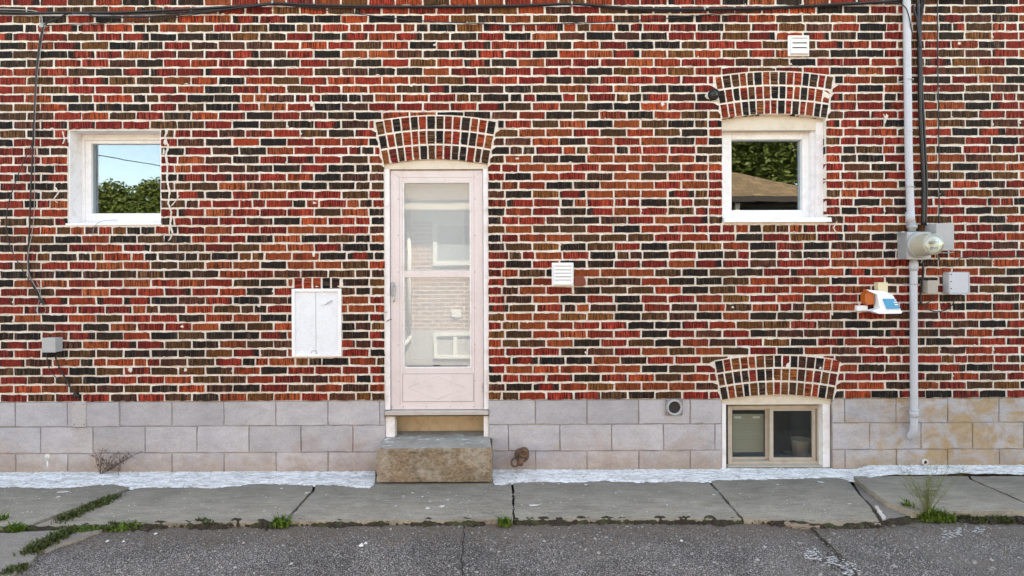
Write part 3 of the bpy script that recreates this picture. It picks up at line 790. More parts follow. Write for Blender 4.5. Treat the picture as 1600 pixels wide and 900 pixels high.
# ---- the storm door
x0, x1, z0, z1 = O_D; A = ARCH[0]
zt = Z(264.5, .03)                      # underside of the head board
jamb = B()
jl, jr = X(609, .02), X(755.5, .02); zth = Z(640)
jamb.box((x0+.001, .014, zth), (jl, .19, zt)); jamb.box((jr, .014, zth), (x1-.001, .19, zt))
df = jamb.build('door_frame', M['white_trim'], house)
arch_board(A, x0+.001, x1-.001, zt+.001, .022, .10).build('head_board', M['cream'], df)
b = B(); b.box((x0+.0015, .022, Z(683.5)), (X(616, .02), .10, Z(648.5)), .002); b.build('post', M['white_trim'], df)
b = B(); b.box((X(755, .02), .022, Z(683.5)), (x1-.0015, .10, Z(648.5)), .002); b.build('post', M['white_trim'], df)
b = B(); b.box((x0+.0015, -.012, Z(647.8)), (x1-.0015, .16, Z(641.3)), .003); b.build('threshold', M['sillalu'], df)
b = B(); b.box((x0+.0015, -.006, Z(649.5)), (x1-.0015, .15, Z(648.0))); b.build('threshold_lip', M['gap'], df)
b = B(); b.box((x0+.002, .21, Z(684)), (x1-.002, .25, Z(645))); b.build('riser_board', painted('shadow_browned_board', (.55, .45, .31), (.34, .25, .16), dirt=.7), df)  # cream board, browned in its colour for the shadow below the threshold
# door leaf
yd = .04; yb = .075
dx0, dx1, dz0, dz1 = jl+.004, jr-.004, Z(639.2, yd), Z(266, yd)
gx0, gx1 = X(631.5, yd), X(734, yd)
gzt, gzm0, gzm1, gzb = Z(285, yd), Z(423, yd), Z(433, yd), Z(572.5, yd)
b = B()
b.box((dx0, yd, dz0), (gx0-.012, yb, dz1), .002); b.box((gx1+.012, yd, dz0), (dx1, yb, dz1), .002)
b.box((gx0-.0118, yd+.0008, gzt+.012), (gx1+.0118, yb, dz1), .002)
b.box((gx0-.0118, yd+.0008, dz0), (gx1+.0118, yb, gzb-.014), .002)
door = b.build('storm_door', M['door'], df); door['label'] = 'pinkish white aluminium storm door with two glass panes'
door.parent = house
b = B(); b.ring_frame(gx0-.0115, gx1+.0115, gzb-.0135, gzt+.0115, (.0115, .0115, .0135, .0115), yd+.004, yb-.004, .0015); b.build('glazing_bead', M['white_trim'], door)
b = B(); b.box((gx0+.0003, yd+.003, gzm1), (gx1-.0003, yb-.004, gzm0), .003); b.build('middle_rail', M['door'], door)
b = B(); b.box((gx0+.0005, yd+.018, gzm0+.0005), (gx1-.0005, yd+.021, gzt-.0005)); b.build('glass', M['glass_door'], door)
b = B(); b.box((gx0+.0005, yd+.014, gzb+.0005), (gx1-.0005, yd+.017, gzm1-.0005)); b.build('glass', M['glass_door'], door)
b = B(); b.box((gx0+.02, yd+.006, gzb+.0006), (gx1-.02, yd+.012, gzb+.006)); b.box(((gx0+gx1)/2-.03, yd+.004, gzb+.006), ((gx0+gx1)/2+.02, yd+.010, gzb+.011)); b.build('weather_strip', M['gap'], door)
# kick panel with an embossed diamond
px0, px1, pz0, pz1 = X(629, yd), X(739, yd), Z(626.5, yd), Z(584, yd)
b = B(); b.box((px0, yd-.0022, pz0), (px1, yd+.0005, pz1), .001)
cx, cz, hx, hz = X(682, yd), Z(605, yd), .225, .093
def rib(b, p, q, y, r=.0022): b.tube([(p[0], y, p[1]), (q[0], y, q[1])], r, 6, sub=1)
dia = [(cx-hx, cz), (cx, cz+hz), (cx+hx, cz), (cx, cz-hz)]
for k in range(4): rib(b, dia[k], dia[(k+1)%4], yd-.0018, .0030)
b.build('kick_panel', M['door'], door)
b = B()
for (p, q) in (((px0-.002, pz0-.002), (px1+.002, pz0-.002)), ((px0-.002, pz1+.002), (px1+.002, pz1+.002)), ((px0-.002, pz0), (px0-.002, pz1)), ((px1+.002, pz0), (px1+.002, pz1))): rib(b, p, q, yd-.0003, .0013)
# seams of the frame corners
for (p, q) in (((X(611,yd), Z(268,yd)), (X(625,yd), Z(277,yd))), ((X(754,yd), Z(268,yd)), (X(741,yd), Z(276,yd))), ((X(624,yd), Z(277,yd)), (X(742,yd), Z(277,yd))), ((X(740,yd), Z(268,yd)), (X(740,yd), Z(277,yd))), ((X(624.5,yd), Z(277,yd)), (X(624.5,yd), Z(632,yd))), ((X(741,yd), Z(277,yd)), (X(741,yd), Z(632,yd)))): rib(b, p, q, yd+.0004, .0010)
b.build('seam', M['screw'], door)
b = B(); b.box((X(612,yd), yd-.004, dz0+.002), (X(753,yd), yd-.0005, Z(632.5,yd)), .001); b.build('bottom_strip', M['door'], door)
for px, py in [(613,635.5),(630,635.5),(667,635),(704,635),(741,635),(622.5,311),(622.5,368),(622.5,425),(622.5,539),(622.5,596),(742,311),(742,368),(742,425),(742,481),(742,538),(742,595)]:
    b = B(); p = W(px, py, yd); yy = yd-.0045 if py > 630 else yd; b.cyl((p.x, yy, p.z), (p.x, yy-.002, p.z), .0042, .003, 8); b.build('screw', M['screw'], door)
# handle: pull on the left edge
b = B(); p = W(614, 447, yd)
b.box((p.x-.013, yd-.012, Z(462,yd)), (p.x+.013, yd-.0003, Z(440,yd)), .004)
b.tube([W(615,447,yd-.01), W(618,447,yd-.04), W(618,450,yd-.048), W(617,463,yd-.048), W(616,470,yd-.042), W(615,471,yd-.004)], .006, 8)
b.cyl(W(612,452,yd-.010), W(612,452,yd-.022), .008, n=12)
b.build('handle', M['galv'], door)
for py in (304, 606):
    b = B(); p = W(755.3, py, .03)
    for k in range(3): b.cyl((p.x-.001, .030, p.z-.035+k*.024), (p.x-.001, .030, p.z-.013+k*.024), .0055, n=10)
    b.build('hinge', M['galv'], door)
b = B(); p = W(607, 501, .012); b.tube([W(604, 502, .010), W(608, 500, .006), W(612, 498.5, .034)], .003, 6); b.build('latch_pin', M['gap'], door)
# inner door with its own window of frosted glass
b = B(); b.box((x0+.02, .165, Z(641)), (x1-.02, .205, zt-.0)); idr = b.build('inner_door', M['inner_door'], house)
b = B(); b.ring_frame(X(640,.15), X(728,.15), Z(562,.15), Z(310,.15), (.02,.02,.02,.02), .157, .1648, .004); b.build('moulding', M['inner_door'], idr)
b = B(); b.box((x0+.012, .15, Z(641)), (x0+.0198, .21, zt)); b.box((x1-.0198, .15, Z(641)), (x1-.012, .21, zt)); b.build('stop', M['cream'], idr)

# ================================================================ FITTINGS ON THE WALL
# cabinet
cx0, cx1, cz0, cz1 = CAB
cab = thing('delivery_cabinet', 'white metal two-door wall cabinet set in the bricks left of the door', 'cabinet', ((cx0+cx1)/2, -.02, cz0))
CL = Vector(cab.location)
def sub(b, name, m, parent):        # child with world-placed mesh
    o = b.build(name, m, parent); o.location = -Vector(parent.matrix_basis.translation) if parent.parent is None else (0,0,0); return o
b = B(); b.ring_frame(cx0, cx1, cz0, cz1, (.024,)*4, -.022, .02, .003); sub(b, 'frame', M['cream'] if False else M['white'], cab)
xm = X(494)
b = B(); b.box((cx0+.0245, -.010, cz0+.0245), (xm-.0015, .015, cz1-.0245), .001); sub(b, 'panel', M['cabinet'], cab)
b = B(); b.box((xm+.0015, -.0102, cz0+.0245), (cx1-.0245, .015, cz1-.0245), .001)
ph = b; o = sub(b, 'panel', M['cabinet'], cab)
b = B(); b.box((xm-.0013, -.004, cz0+.0245), (xm+.0013, .01, cz1-.0245)); sub(b, 'seam', M['gap'], cab)
b = B(); b.tube([W(510,475,-.014), W(515,472,-.024), W(519,469,-.016)], .0035, 6); b.tube([W(503,477,-.013), W(508,476,-.016), W(513,472,-.015)], .0015, 6); sub(b, 'handle', M['wire'], cab)
b = B(); b.tube([W(487,553,-.012), W(487,549,-.014), W(491,548,-.016), W(495,549,-.014)], .0015, 6); b.cyl(W(495,552,-.009), W(495,552,-.016), .005, n=10); sub(b, 'catch', M['screw'], cab)

def louvre_vent(px0, px1, py0, py1, label, yd=.045, n=5, slit=None):
    c = W((px0+px1)/2, py1); v = thing('wall_vent', label, 'vent', (c.x, 0, c.z))
    a0, a1, b0, b1 = X(px0, 0, py0), X(px1, 0, py0), Z(py1, 0, px0), Z(py0, 0, px0)
    b = B(); b.box((a0, -.012, b0), (a1, .004, b1), .006)
    b.ring_frame(a0+.012, a1-.012, b0+.012, b1-.012, (.012, .012, .014, .014), -yd, -.011, .004); sub(b, 'hood', M['nid'], v)
    b = B(); b.box((a0+.024, -.016, b0+.026), (a1-.024, -.0122, b1-.026)); sub(b, 'dark_opening', M['dark'], v)
    for k in range(n):
        z = b0+.026+(b1-b0-.052)*(k+.5)/n; h = (b1-b0-.052)/n*.46
        b = B(); b.add([(a0+.0242,-yd+.002,z-h),(a1-.0242,-yd+.002,z-h),(a1-.0242,-yd+.016,z+h),(a0+.0242,-yd+.016,z+h),(a0+.0242,-yd+.004,z-h-.001),(a1-.0242,-yd+.004,z-h-.001),(a1-.0242,-yd+.018,z+h-.001),(a0+.0242,-yd+.018,z+h-.001)],
            [(0,1,2,3),(7,6,5,4),(0,4,5,1),(3,2,6,7),(0,3,7,4),(1,5,6,2)]); sub(b, 'slat', M['nid'], v)
    return v
louvre_vent(862, 896, 410.5, 447.5, 'white louvred dryer vent right of the door', .05, 5)
v = louvre_vent(1230.5, 1263.5, 56, 88.5, 'small white louvred vent high above the right window', .032, 3)
# piece of broken brick beside the dryer vent
b = B(); q = Bricks(); p0, p1 = W(897, 447), W(912, 431)
b = B(); b.box((p0.x, -.012, p0.z), (p1.x, .004, p1.z), .003); b.box((p1.x-.012, -.016, p0.z+.01), (p1.x+.001, -.0118, p1.z-.012)); 
tag(b.build('terracotta_patch', mat('terracotta', (.22, .06, .035), .9)), 'small terracotta patch beside the dryer vent', 'patch')
# round vent in the foundation
c = W(1053, 636); rv = thing('round_vent', 'grey square-flanged round pipe vent in the top foundation course', 'vent', (c.x, 0, c.z))
b = B(); b.box((c.x-.068, -.006, c.z-.066), (c.x+.070, .005, c.z+.066), .006); sub(b, 'flange', painted('grimy_flange', (.27,.25,.25), (.15,.13,.12), dirt=.8, scale=40), rv)
b = B(); b.lathe((c.x, -.0062, c.z), (0,-1,0), [(0, .062), (.020, .060), (.022, .056), (.018, .048), (-.0, .046)], 28); sub(b, 'collar', M['greybox'], rv)
b = B(); b.cyl((c.x, -.0100, c.z), (c.x, -.0063, c.z), .048, n=24); sub(b, 'damper', M['gap'], rv)
for dx, dz in ((-.055,.053),(.057,.053),(-.055,-.053),(.057,-.053)):
    b = B(); b.cyl((c.x+dx, -.009, c.z+dz), (c.x+dx, -.005, c.z+dz), .005, n=8); sub(b, 'screw', M['screw'], rv)
# small round fitting left of right arch
c = W(1113, 149); cm = thing('round_wall_fitting', 'small black round lens set in a mortar ring left of the right arch', 'camera', (c.x, 0, c.z))
b = B(); blob(b, c.x, c.z-.006, .062, .062, -.012, 14, .018); sub(b, 'mortar_ring', M['smear'], cm)
b = B(); b.lathe((c.x+.004, -.010, c.z), (0,-1,0), [(0,.044),(.025,.042),(.032,.036),(.028,.030)], 24); sub(b, 'housing', M['dark'], cm)
b = B(); b.lathe((c.x+.004, -.034, c.z), (0,-1,0), [(0,.031),(.006,.026),(.010,.014),(.011,.0)], 24); sub(b, 'lens', M['lens'], cm)
# small vent hole in the block, low right
c = W(1445, 722); hole = thing('pipe_stub', 'small white ringed pipe stub low in the stained blocks', 'pipe', (c.x, 0, c.z))
b = B(); b.lathe((c.x, .002, c.z), (0,-1,0), [(0,.024),(.012,.023),(.013,.015),(.002,.014)], 18); sub(b, 'ring', M['smear'], hole)
b = B(); b.cyl((c.x, -.003, c.z), (c.x, .0, c.z), .016, n=14); sub(b, 'hole_shade_disc', M['gap'], hole)  # dark disc stands in for the shade inside the hole
# hose tap
c = W(813, 714); tap = thing('hose_tap', 'rusty brass hose tap low on the blocks right of the step', 'tap', (c.x, 0, c.z-.05))
b = B(); b.cyl((c.x+.01, .01, c.z), (c.x+.01, -.05, c.z), .020, n=14); b.lathe((c.x+.01, -.0, c.z), (0,-1,0), [(0,.045),(.006,.043),(.008,.02)], 16); b.cyl((c.x+.004, -.05, c.z+.01), (c.x-.004, -.085, c.z-.035), .018, .020, 12); sub(b, 'body', M['bronze'], tap)
b = B(); b.cyl((c.x+.012, -.05, c.z), (c.x+.018, -.085, c.z+.04), .010, n=10); sub(b, 'stem', M['bronze'], tap)
b = B(); R0 = Vector((c.x+.020, -.088, c.z+.043)); ring = [R0+Vector((.026*math.cos(t), -.004, .026*math.sin(t))) for t in [2*math.pi*k/14 for k in range(15)]]; b.tube(ring, .005, 7, sub=1)
for k in range(3): t = 2*math.pi*k/3; b.tube([R0, R0+Vector((.026*math.cos(t), -.004, .026*math.sin(t)))], .004, 6, sub=1)
sub(b, 'wheel', M['bronze'], tap); tap.scale = (1.3, 1.15, 1.3)
b = B(); R1 = Vector((c.x-.032, -.05, c.z-.03)); ring = [R1+Vector((.022*math.cos(t), .01*math.sin(t), .022*math.sin(t))) for t in [2*math.pi*k/14 for k in range(15)]]; b.tube(ring, .006, 7, sub=1); sub(b, 'cap_ring', M['bronze'], tap)
# grey perforated plate on the foundation, left
p0, p1 = W(112.5, 667), W(134.5, 627.5); pl = thing('metal_plate', 'grey pitted metal plate screwed on the upper left blocks', 'plate', (p0.x, 0, p0.z))
b = B(); b.box((p0.x, -.004, p0.z), (p1.x, .0055, p1.z), .001)
M['flange'] = painted('grimy_painted_flange', (.26,.245,.24), (.16,.14,.13), dirt=.8)
m = mat('pitted_plate', rough=.7); n = N(m); n.color(n.mix(n.ramp(n.voro(n.coord('Position'), 95), (.12, 0.0), (.3, 1.0)), (.10,.095,.09), (.42,.40,.40))); sub(b, 'plate', m, pl)
for px, py in ((116,632),(131,632),(117,663),(132,663)): b = B(); q = W(px, py); b.cyl((q.x, -.006, q.z), (q.x, -.003, q.z), .005, n=8); sub(b, 'screw', M['screw'], pl)

def junction(px0, px1, py0, py1, depth, name, label, m, lid=True, bev=.004):
    """box whose FRONT face covers px0..px1, py0..py1 in the picture"""
    a0, a1, b0, b1 = X(px0, -depth, py0), X(px1, -depth, py0), Z(py1, -depth, px0), Z(py0, -depth, px0)
    o = thing(name, label, 'box', ((a0+a1)/2, 0, b0))
    b = B(); b.box((a0+.002, -depth+.012, b0+.002), (a1-.002, .003, b1-.002), bev); sub(b, 'body', m, o)
    b = B(); b.box((a0, -depth, b0), (a1, -depth+.0115, b1), bev); sub(b, 'cover', m, o)
    return o, (a0, a1, b0, b1)
jb, q = junction(65, 86.5, 528, 551, .075, 'junction_box', 'small beige junction box on the bricks at far left', M['tanbox'] if False else M['greybox'])
gb, q = junction(1463, 1491, 349, 391.5, .13, 'utility_box', 'flat grey utility box behind the electric meter', M['greybox'])
tb, q = junction(1450, 1466, 438, 459, .085, 'junction_box', 'small tan junction box below the electric meter', M['tanbox'])
sb, q = junction(1482, 1515, 424.5, 460, .07, 'telephone_box', 'light grey rounded telephone box at the right end', M['pipe'], bev=.014)
for k in range(3): b = B(); p = W(1486, 429+k*11, -.071); b.cyl(p, p+Vector((0,-.003,0)), .0045, n=8); sub(b, 'screw', M['gap'], sb)

# electric meter
mt = thing('electric_meter', 'grey electric meter socket with a big round glass meter', 'meter', W(1430, 406))
d = .11
a0, a1, b0, b1 = X(1417, -d, 380), X(1455, -d, 380), Z(405.5, -d, 1430), Z(362, -d, 1430)
b = B(); b.box((a0+.002, -d+.014, b0+.003), (a1-.002, .003, b1-.002), .003); b.box((a0-.01, -.07, b1-.012), (a0+.012, -.02, b1+.006), .002); sub(b, 'socket_box', M['galv'], mt)
b = B(); b.box((a0, -d, b0), (a1, -d+.0135, b1), .003); sub(b, 'cover', M['galv'], mt)
cc = Vector((X(1436.5, -d, 382), -d-.001, Z(383, -d, 1436)))
ax = Vector((0, -1, 0))
b = B(); b.lathe(cc, ax, [(0,.098),(.014,.098),(.018,.094),(.018,.085)], 36); sub(b, 'ring', M['galv'], mt)
M['meter_shell'] = painted('cream_meter_shell', (.50,.48,.38), (.40,.37,.28), rough=.3, dirt=.3)
b = B(); b.lathe(cc, ax, [(.012,.086),(.13,.078),(.15,.078),(.156,.074),(.156,.066)], 36); sub(b, 'shell', M['meter_shell'], mt)
b = B(); b.lathe(cc, ax, [(.150,.067),(.150,.0)], 30); sub(b, 'dial', mat('meter_dial', (.72,.70,.58), .5), mt)
b = B(); b.box((cc.x-.04, cc.y-.1525, cc.z-.002), (cc.x+.036, cc.y-.1505, cc.z+.020)); b.box((cc.x-.03, cc.y-.1525, cc.z-.04), (cc.x+.03, cc.y-.1505, cc.z-.020)); sub(b, 'register', M['wire'], mt)
b = B(); b.lathe(cc, ax, [(.155,.073),(.166,.066),(.172,.045),(.174,.0)], 30); sub(b, 'glass', M['glass'], mt)
b = B(); b.tube([W(1441,404,-.13), W(1440,410,-.14), W(1438,411,-.12)], .0025, 6); sub(b, 'seal_wire', M['wire'], mt)
# conduit
cd = thing('conduit_pipe', 'tall pale grey conduit running down the wall through the meter', 'pipe', (X(1428), 0, Z(690)))
def pp(px, py, y=-.045): return W(px, py, y)
r = .0265
b = B(); b.tube([pp(1416.5,-30), pp(1417,40), pp(1418.5,150), pp(1420,250), pp(1423,335), pp(1424.5,350)], r, 20, sub=4); sub(b, 'upper_pipe', M['pipe'], cd)
b = B(); b.tube([pp(1427.5,404), pp(1427.5,500), pp(1428,600), pp(1428,648), pp(1428,662), pp(1427,672,-.040), pp(1424,679,-.015), pp(1421,683,.02)], r*.98, 20, sub=4); sub(b, 'lower_pipe', M['pipe'], cd)
for (x, y0, y1, k) in ((1419.6,204.5,206,1.10),(1422,331,347,1.16),(1427.6,409,423,1.16),(1428,639,652,1.14)):
    b = B(); b.cyl(pp(x, y0), pp(x+.2, y1), r*k, n=22); sub(b, 'collar', M['pipe'], cd)
b = B(); b.cyl(pp(1424.5,348), pp(1424.8,362,-.05), r*1.0, n=20); b.cyl(pp(1425,352), pp(1425,357), r*1.35, n=20); sub(b, 'hub', M['galv'], cd)
def strap(px, py):
    c = pp(px, py); b = B(); rr = r+.003; pts = [Vector((c.x-rr-.022, .0, c.z)), Vector((c.x-rr-.004, -.008, c.z))]
    for k in range(9): t = math.pi-math.pi*k/8; pts.append(Vector((c.x+rr*math.cos(t), c.y-rr*math.sin(t), c.z)))
    pts += [Vector((c.x+rr+.004, -.008, c.z)), Vector((c.x+rr+.012, .0, c.z))]
    b.tube(pts, .004, 6, sub=1); sub(b, 'strap', M['galv'], cd)
for px, py in ((1420,125),(1421.5,292),(1428,444),(1428,641)): strap(px, py)
# broken phone box
nb = thing('broken_phone_box', 'broken white and orange phone box hanging open, blue label on its cover', 'box', W(1368, 490))
b = B(); P0 = [W(1351,457,-.03), W(1353,452,-.03), W(1361,457,-.03), W(1362,475,-.03), W(1352,476,-.03), W(1348,471,-.03), W(1348,460,-.03)]
b.prism([(p.x, p.z) for p in reversed(P0)], -.06, .002); sub(b, 'orange_body', M['orange'], nb)
b = B()
def quadbox(b, pts, y0, y1, dy=0):
    ps = [W(x, y) for x, y in pts]; zz = [p.z for p in ps]; lo, hi = min(zz), max(zz); k = len(ps)
    f = lambda p: -dy*(hi-p.z)/(hi-lo)
    poly = [(p.x, y0+f(p), p.z) for p in ps]+[(p.x, y1+f(p)*.3, p.z) for p in ps]
    b.add(poly, [tuple(reversed(range(k))), tuple(range(k, 2*k))]+[(i, (i+1)%k, (i+1)%k+k, i+k) for i in range(k)])
quadbox(b, [(1361,459),(1384,459),(1389,470),(1395,487),(1393,488.5),(1360,489),(1349,485),(1353,483),(1362,481)], -.075, -.02, .035); sub(b, 'cover', M['nid'], nb)
b = B(); quadbox(b, [(1345,452),(1374,455),(1383,459.5),(1361,460),(1352,456)], -.07, -.055, .01); sub(b, 'top_flap', M['nid'], nb)
b = B(); quadbox(b, [(1368,466),(1386,466),(1392,481),(1372,481.5)], -.0905, -.088, .021); sub(b, 'label_print', M['blue'], nb)
b = B()
for (x, y, l) in ((1385,468,3),(1384,471.5,5),(1385,475,5),(1386,478.5,4)): quadbox(b, [(x-1,y-.9),(x+l-1,y-.9),(x+l-.6,y+.7),(x-.6,y+.7)], -.0975-.0035*(y-467)/5, -.0955-.0035*(y-467)/5, .001)
sub(b, 'label_marks', M['nid'], nb)
b = B(); b.box(W(1372,457,-.05), W(1381,441,.0), .003); sub(b, 'cream_terminal', M['yellow'], nb)
b = B(); b.box(W(1339,486,-.03), W(1352,477,.003), .004); sub(b, 'bracket', M['nid'], nb)

# ---- cables
def cable(name, label, runs, m=M['cable'], group=None, cat='cable'):
    b = B()
    for pts, r in runs: b.tube([W(x, y, d) for x, y, d in pts], r, 7, sub=7)
    o = b.build(name, m); return tag(o, label, cat, group)
y1 = -.03
def fix(pts, d=-.025): return [(p[0], p[1], p[2] if len(p) > 2 else d) for p in pts]
cable('cable_bundle', 'thick black cable bundle strung along the top of the wall', [
 (fix([(-60,14),(20,20),(110,20),(200,19),(300,14),(400,8),(427,5),(500,8),(600,10),(700,10),(800,9),(893,6),(960,11),(1020,14),(1100,14),(1200,12),(1300,7),(1370,3),(1440,-2),(1660,-14)], -.03), .0095),
 (fix([(-60,19),(20,22),(110,21),(200,22),(300,18),(400,10),(427,7),(500,11),(600,12),(800,11),(893,7),(960,13),(1030,17),(1100,16.5),(1200,14),(1300,9),(1405,3)], -.022), .0065),
 (fix([(113,21),(135,21),(150,26),(200,27),(250,25),(300,21),(400,9),(427,6)], -.04), .006)])
cable('thin_cable', 'thin black cable sagging below the bundle between top clips', [
 (fix([(427,7),(460,10),(500,15),(560,22),(620,29),(680,34),(730,36),(790,38.5),(850,38),(910,36),(960,34),(1010,31),(1060,27),(1130,21),(1200,15),(1270,9),(1330,5),(1380,3.5),(1418,5)], -.018), .0038)])
cable('pipe_drop_cable', 'thin black cable crossing in front of the conduit top', [(fix([(1340,3,-.02),(1395,4,-.05),(1413,10,-.085),(1420,25,-.085),(1424,45,-.07),(1428,57,-.03),(1434,63,-.02),(1438,80,-.02)]), .004)])
cable('vertical_cable_bundle', 'heavy black cable bundle hanging beside the conduit pipe', [
 (fix([(1431,-30),(1434,5),(1436,60),(1437,120),(1438,180),(1441,240),(1443,300),(1442,352)], -.03), .0135),
 (fix([(1440,-30),(1440,10),(1438,40),(1440,120),(1443,180),(1446,240),(1448,290),(1446,352)], -.022), .009),
 (fix([(1427,8),(1429,20),(1433,30),(1435,50),(1438,75)], -.04), .008),
 (fix([(1446,-10),(1441,20),(1439,35),(1438,75)], -.034), .006)])
cable('single_drop_cable', 'single thin black cable hanging straight to the grey utility box', [(fix([(1464.5,-30),(1465,60),(1466,150),(1467,225),(1467.5,300),(1467,349)], -.012), .0042)])
cable('thin_cable', 'pale thin wire looping at the top left corner', [(fix([(-40,14),(10,14.5),(45,16),(60,19),(65,25),(66,36),(68,42)], -.025), .0035)], M['wire'])
cable('drop_cable', 'dark paired cables dropping down the left end of the wall', [
 (fix([(110,20),(100,24),(90,29),(75,35),(68,42),(64,55),(60,80),(57,110),(55,150),(53,200),(51,230),(50,260),(48,300),(46,360),(44,400),(47,430),(58,458),(64,468)], -.018), .0055),
 (fix([(68,42),(63,70),(58,105),(55,150),(52,200),(50,225),(38,250),(24,285),(12,325),(10,360),(18,390),(34,420),(50,445),(63,468)], -.028), .0035)])
cable('thin_cable', 'pale wire following the dark drop cables at left', [(fix([(70,40),(66,60),(62,90),(58,120),(56,160),(54.5,200),(54,260),(54,300),(52,350),(43,405),(46,430),(60,455),(66,468)], -.022), .0022)], M['wire'])
cable('thin_cable', 'black cable running level from the top left clip', [(fix([(72,40),(110,38),(150,37),(200,34),(240,31),(270,28),(310,22),(360,15),(425,6)], -.016), .003)])
b = B(); c = W(64, 483, -.015); b.tube([c+Vector((.036*math.cos(t), -.004*math.sin(t*2), .036*math.sin(t))) for t in [2*math.pi*k/20 for k in range(21)]], .002, 6, sub=1); b.tube([W(57,440,-.02), W(62,450,-.02), W(63,460,-.02), W(61,470,-.02), W(59,476,-.015)], .002, 6)
tag(b.build('wire_loop', M['wire']), 'small ring of pale wire below the left drop cable', 'wire')
b = B(); b.tube([W(60,466,-.02), W(66,470,-.025), W(70,476,-.02)], .008, 8); b.box(W(62,474,-.03), W(69,467,.002), .002); tag(b.build('cable_clip', M['cable']), 'black clip holding the left drop cables', 'clip')
cable('thin_cable', 'black cables slanting from the left junction box to the metal plate', [
 (fix([(86,557,-.01),(90,568),(95,579),(101,589),(108,601),(117,613),(121,618),(126,626,-.0)], -.016), .0055),
 (fix([(73,551,-.01),(74,562),(77,575),(84,586),(92,594),(101,599),(110,606),(117,614)], -.014), .003)])
b = B(); blob(b, W(121,617).x, W(121,617).z, .028, .024, -.02, 10, .02); tag(b.build('sealant_lump', M['cable']), 'black sealant lump above the metal plate', 'sealant')
cable('thin_cable', 'black cables looping under the small tan junction box', [
 (fix([(1442,405),(1441,430),(1438,455),(1440,472),(1450,483),(1465,487),(1478,484),(1488,476),(1494,462)], -.014), .0038),
 (fix([(1441,408),(1443,425),(1440,445),(1438,470),(1440,476)], -.02), .007),
 (fix([(1458,460),(1456,468),(1448,474),(1440,476)], -.02), .004)])
cable('thin_cable', 'black cable looping below the grey utility box', [(fix([(1436,408),(1446,413),(1458,414),(1466,406),(1467,400),(1469,408),(1476,415),(1486,416),(1496,409),(1506,402),(1560,401),(1660,399)], -.014), .0032)])
b = B(); b.tube([W(1465,402,-.03), W(1464,396,-.03), W(1470,395,-.03), W(1484,395,-.03), W(1490,394,-.03)], .0045, 7); tag(b.build('copper_stub', M['wire']), 'short pale wire stub just under the grey utility box', 'wire')
for px, py, t in ((427,5,'left'),(893,6,'middle'),(1100,14,'right')):
    b = B(); p = W(px, py, -.02); b.box(p+Vector((-.006,-.024,-.014)), p+Vector((.006,.026,.012)), .002); tag(b.build('cable_clip', M['wire']), f'small pale clip on the top cable bundle, {t}most of three', 'clip', 'clips holding the top cables')
b = B(); p = W(67, 40, -.012); blob(b, p.x, p.z, .036, .026, -.022, 10, .024); tag(b.build('cable_clip', M['wire']), 'pale insulator clip where the cables meet at top left', 'clip')

# ================================================================ GROUND
b = B(); b.add([(-150,-150,-.09),(150,-150,-.09),(150,150,-.09),(-150,150,-.09)], [(0,1,2,3)]); struct(b.build('ground', M['far']))
# asphalt driveway
def grid_sheet(x0, x1, y0, y1, nx, ny, fz):
    b = B(); b.smooth = True; o = []
    for j in range(ny+1):
        for i in range(nx+1): x = x0+(x1-x0)*i/nx; y = y0+(y1-y0)*j/ny; o.append((x, y, fz(x, y)))
    b.add(o, [(j*(nx+1)+i, j*(nx+1)+i+1, (j+1)*(nx+1)+i+1, (j+1)*(nx+1)+i) for j in range(ny) for i in range(nx)]); return b
from mathutils import noise as mn
def fzA(x, y):
    return -.026 + .010*mn.noise(Vector((x*1.3, y*1.3, 0))) + .004*mn.noise(Vector((x*7, y*7, 3)))
grid_sheet(-8, 8, -4.9, -.60, 160, 60, fzA); 
dw = struct(grid_sheet(-8, 8, -4.9, -.60, 200, 80, fzA).build('driveway', M['asphalt']))
# concrete pad, bottom left
def GP(px, py, z=-.012): p = G(px, py, z); return (p.x, p.y)
def ragged(poly, step=.03, amp=.006):
    out = []
    for i, p in enumerate(poly):
        q = poly[(i+1)%len(poly)]; L = math.hypot(q[0]-p[0], q[1]-p[1]); n_ = max(1, min(80, int(L/step)))
        for k in range(n_):
            t = k/n_; j = amp if k else amp*.3
            out.append((p[0]+(q[0]-p[0])*t+rnd.gauss(0, j), p[1]+(q[1]-p[1])*t+rnd.gauss(0, j)))
    return out
b = B(); b.slab(ragged([(-6.5,-2.8), GP(-260,1100), GP(10,905), GP(45,880), GP(62,862), GP(105,848), GP(150,832), GP(165,826), GP(-60,836), (-6.5,-.93)]), -.08, -.008)
struct(b.build('concrete_pad', M['pad']))
b = B(); b.slab(ragged([GP(1335,826,-.014), GP(1600,822,-.014), (4.6,-1.0), (4.6,-2.6), GP(1450,1100,-.014), GP(1345,905,-.014), GP(1325,880,-.014), GP(1295,850,-.014), GP(1270,822,-.014)]), -.08, -.0165)
M['pad2'] = M['asphalt'].copy(); M['pad2'].name = 'patched_asphalt'
struct(b.build('driveway_patch', M['pad2']))
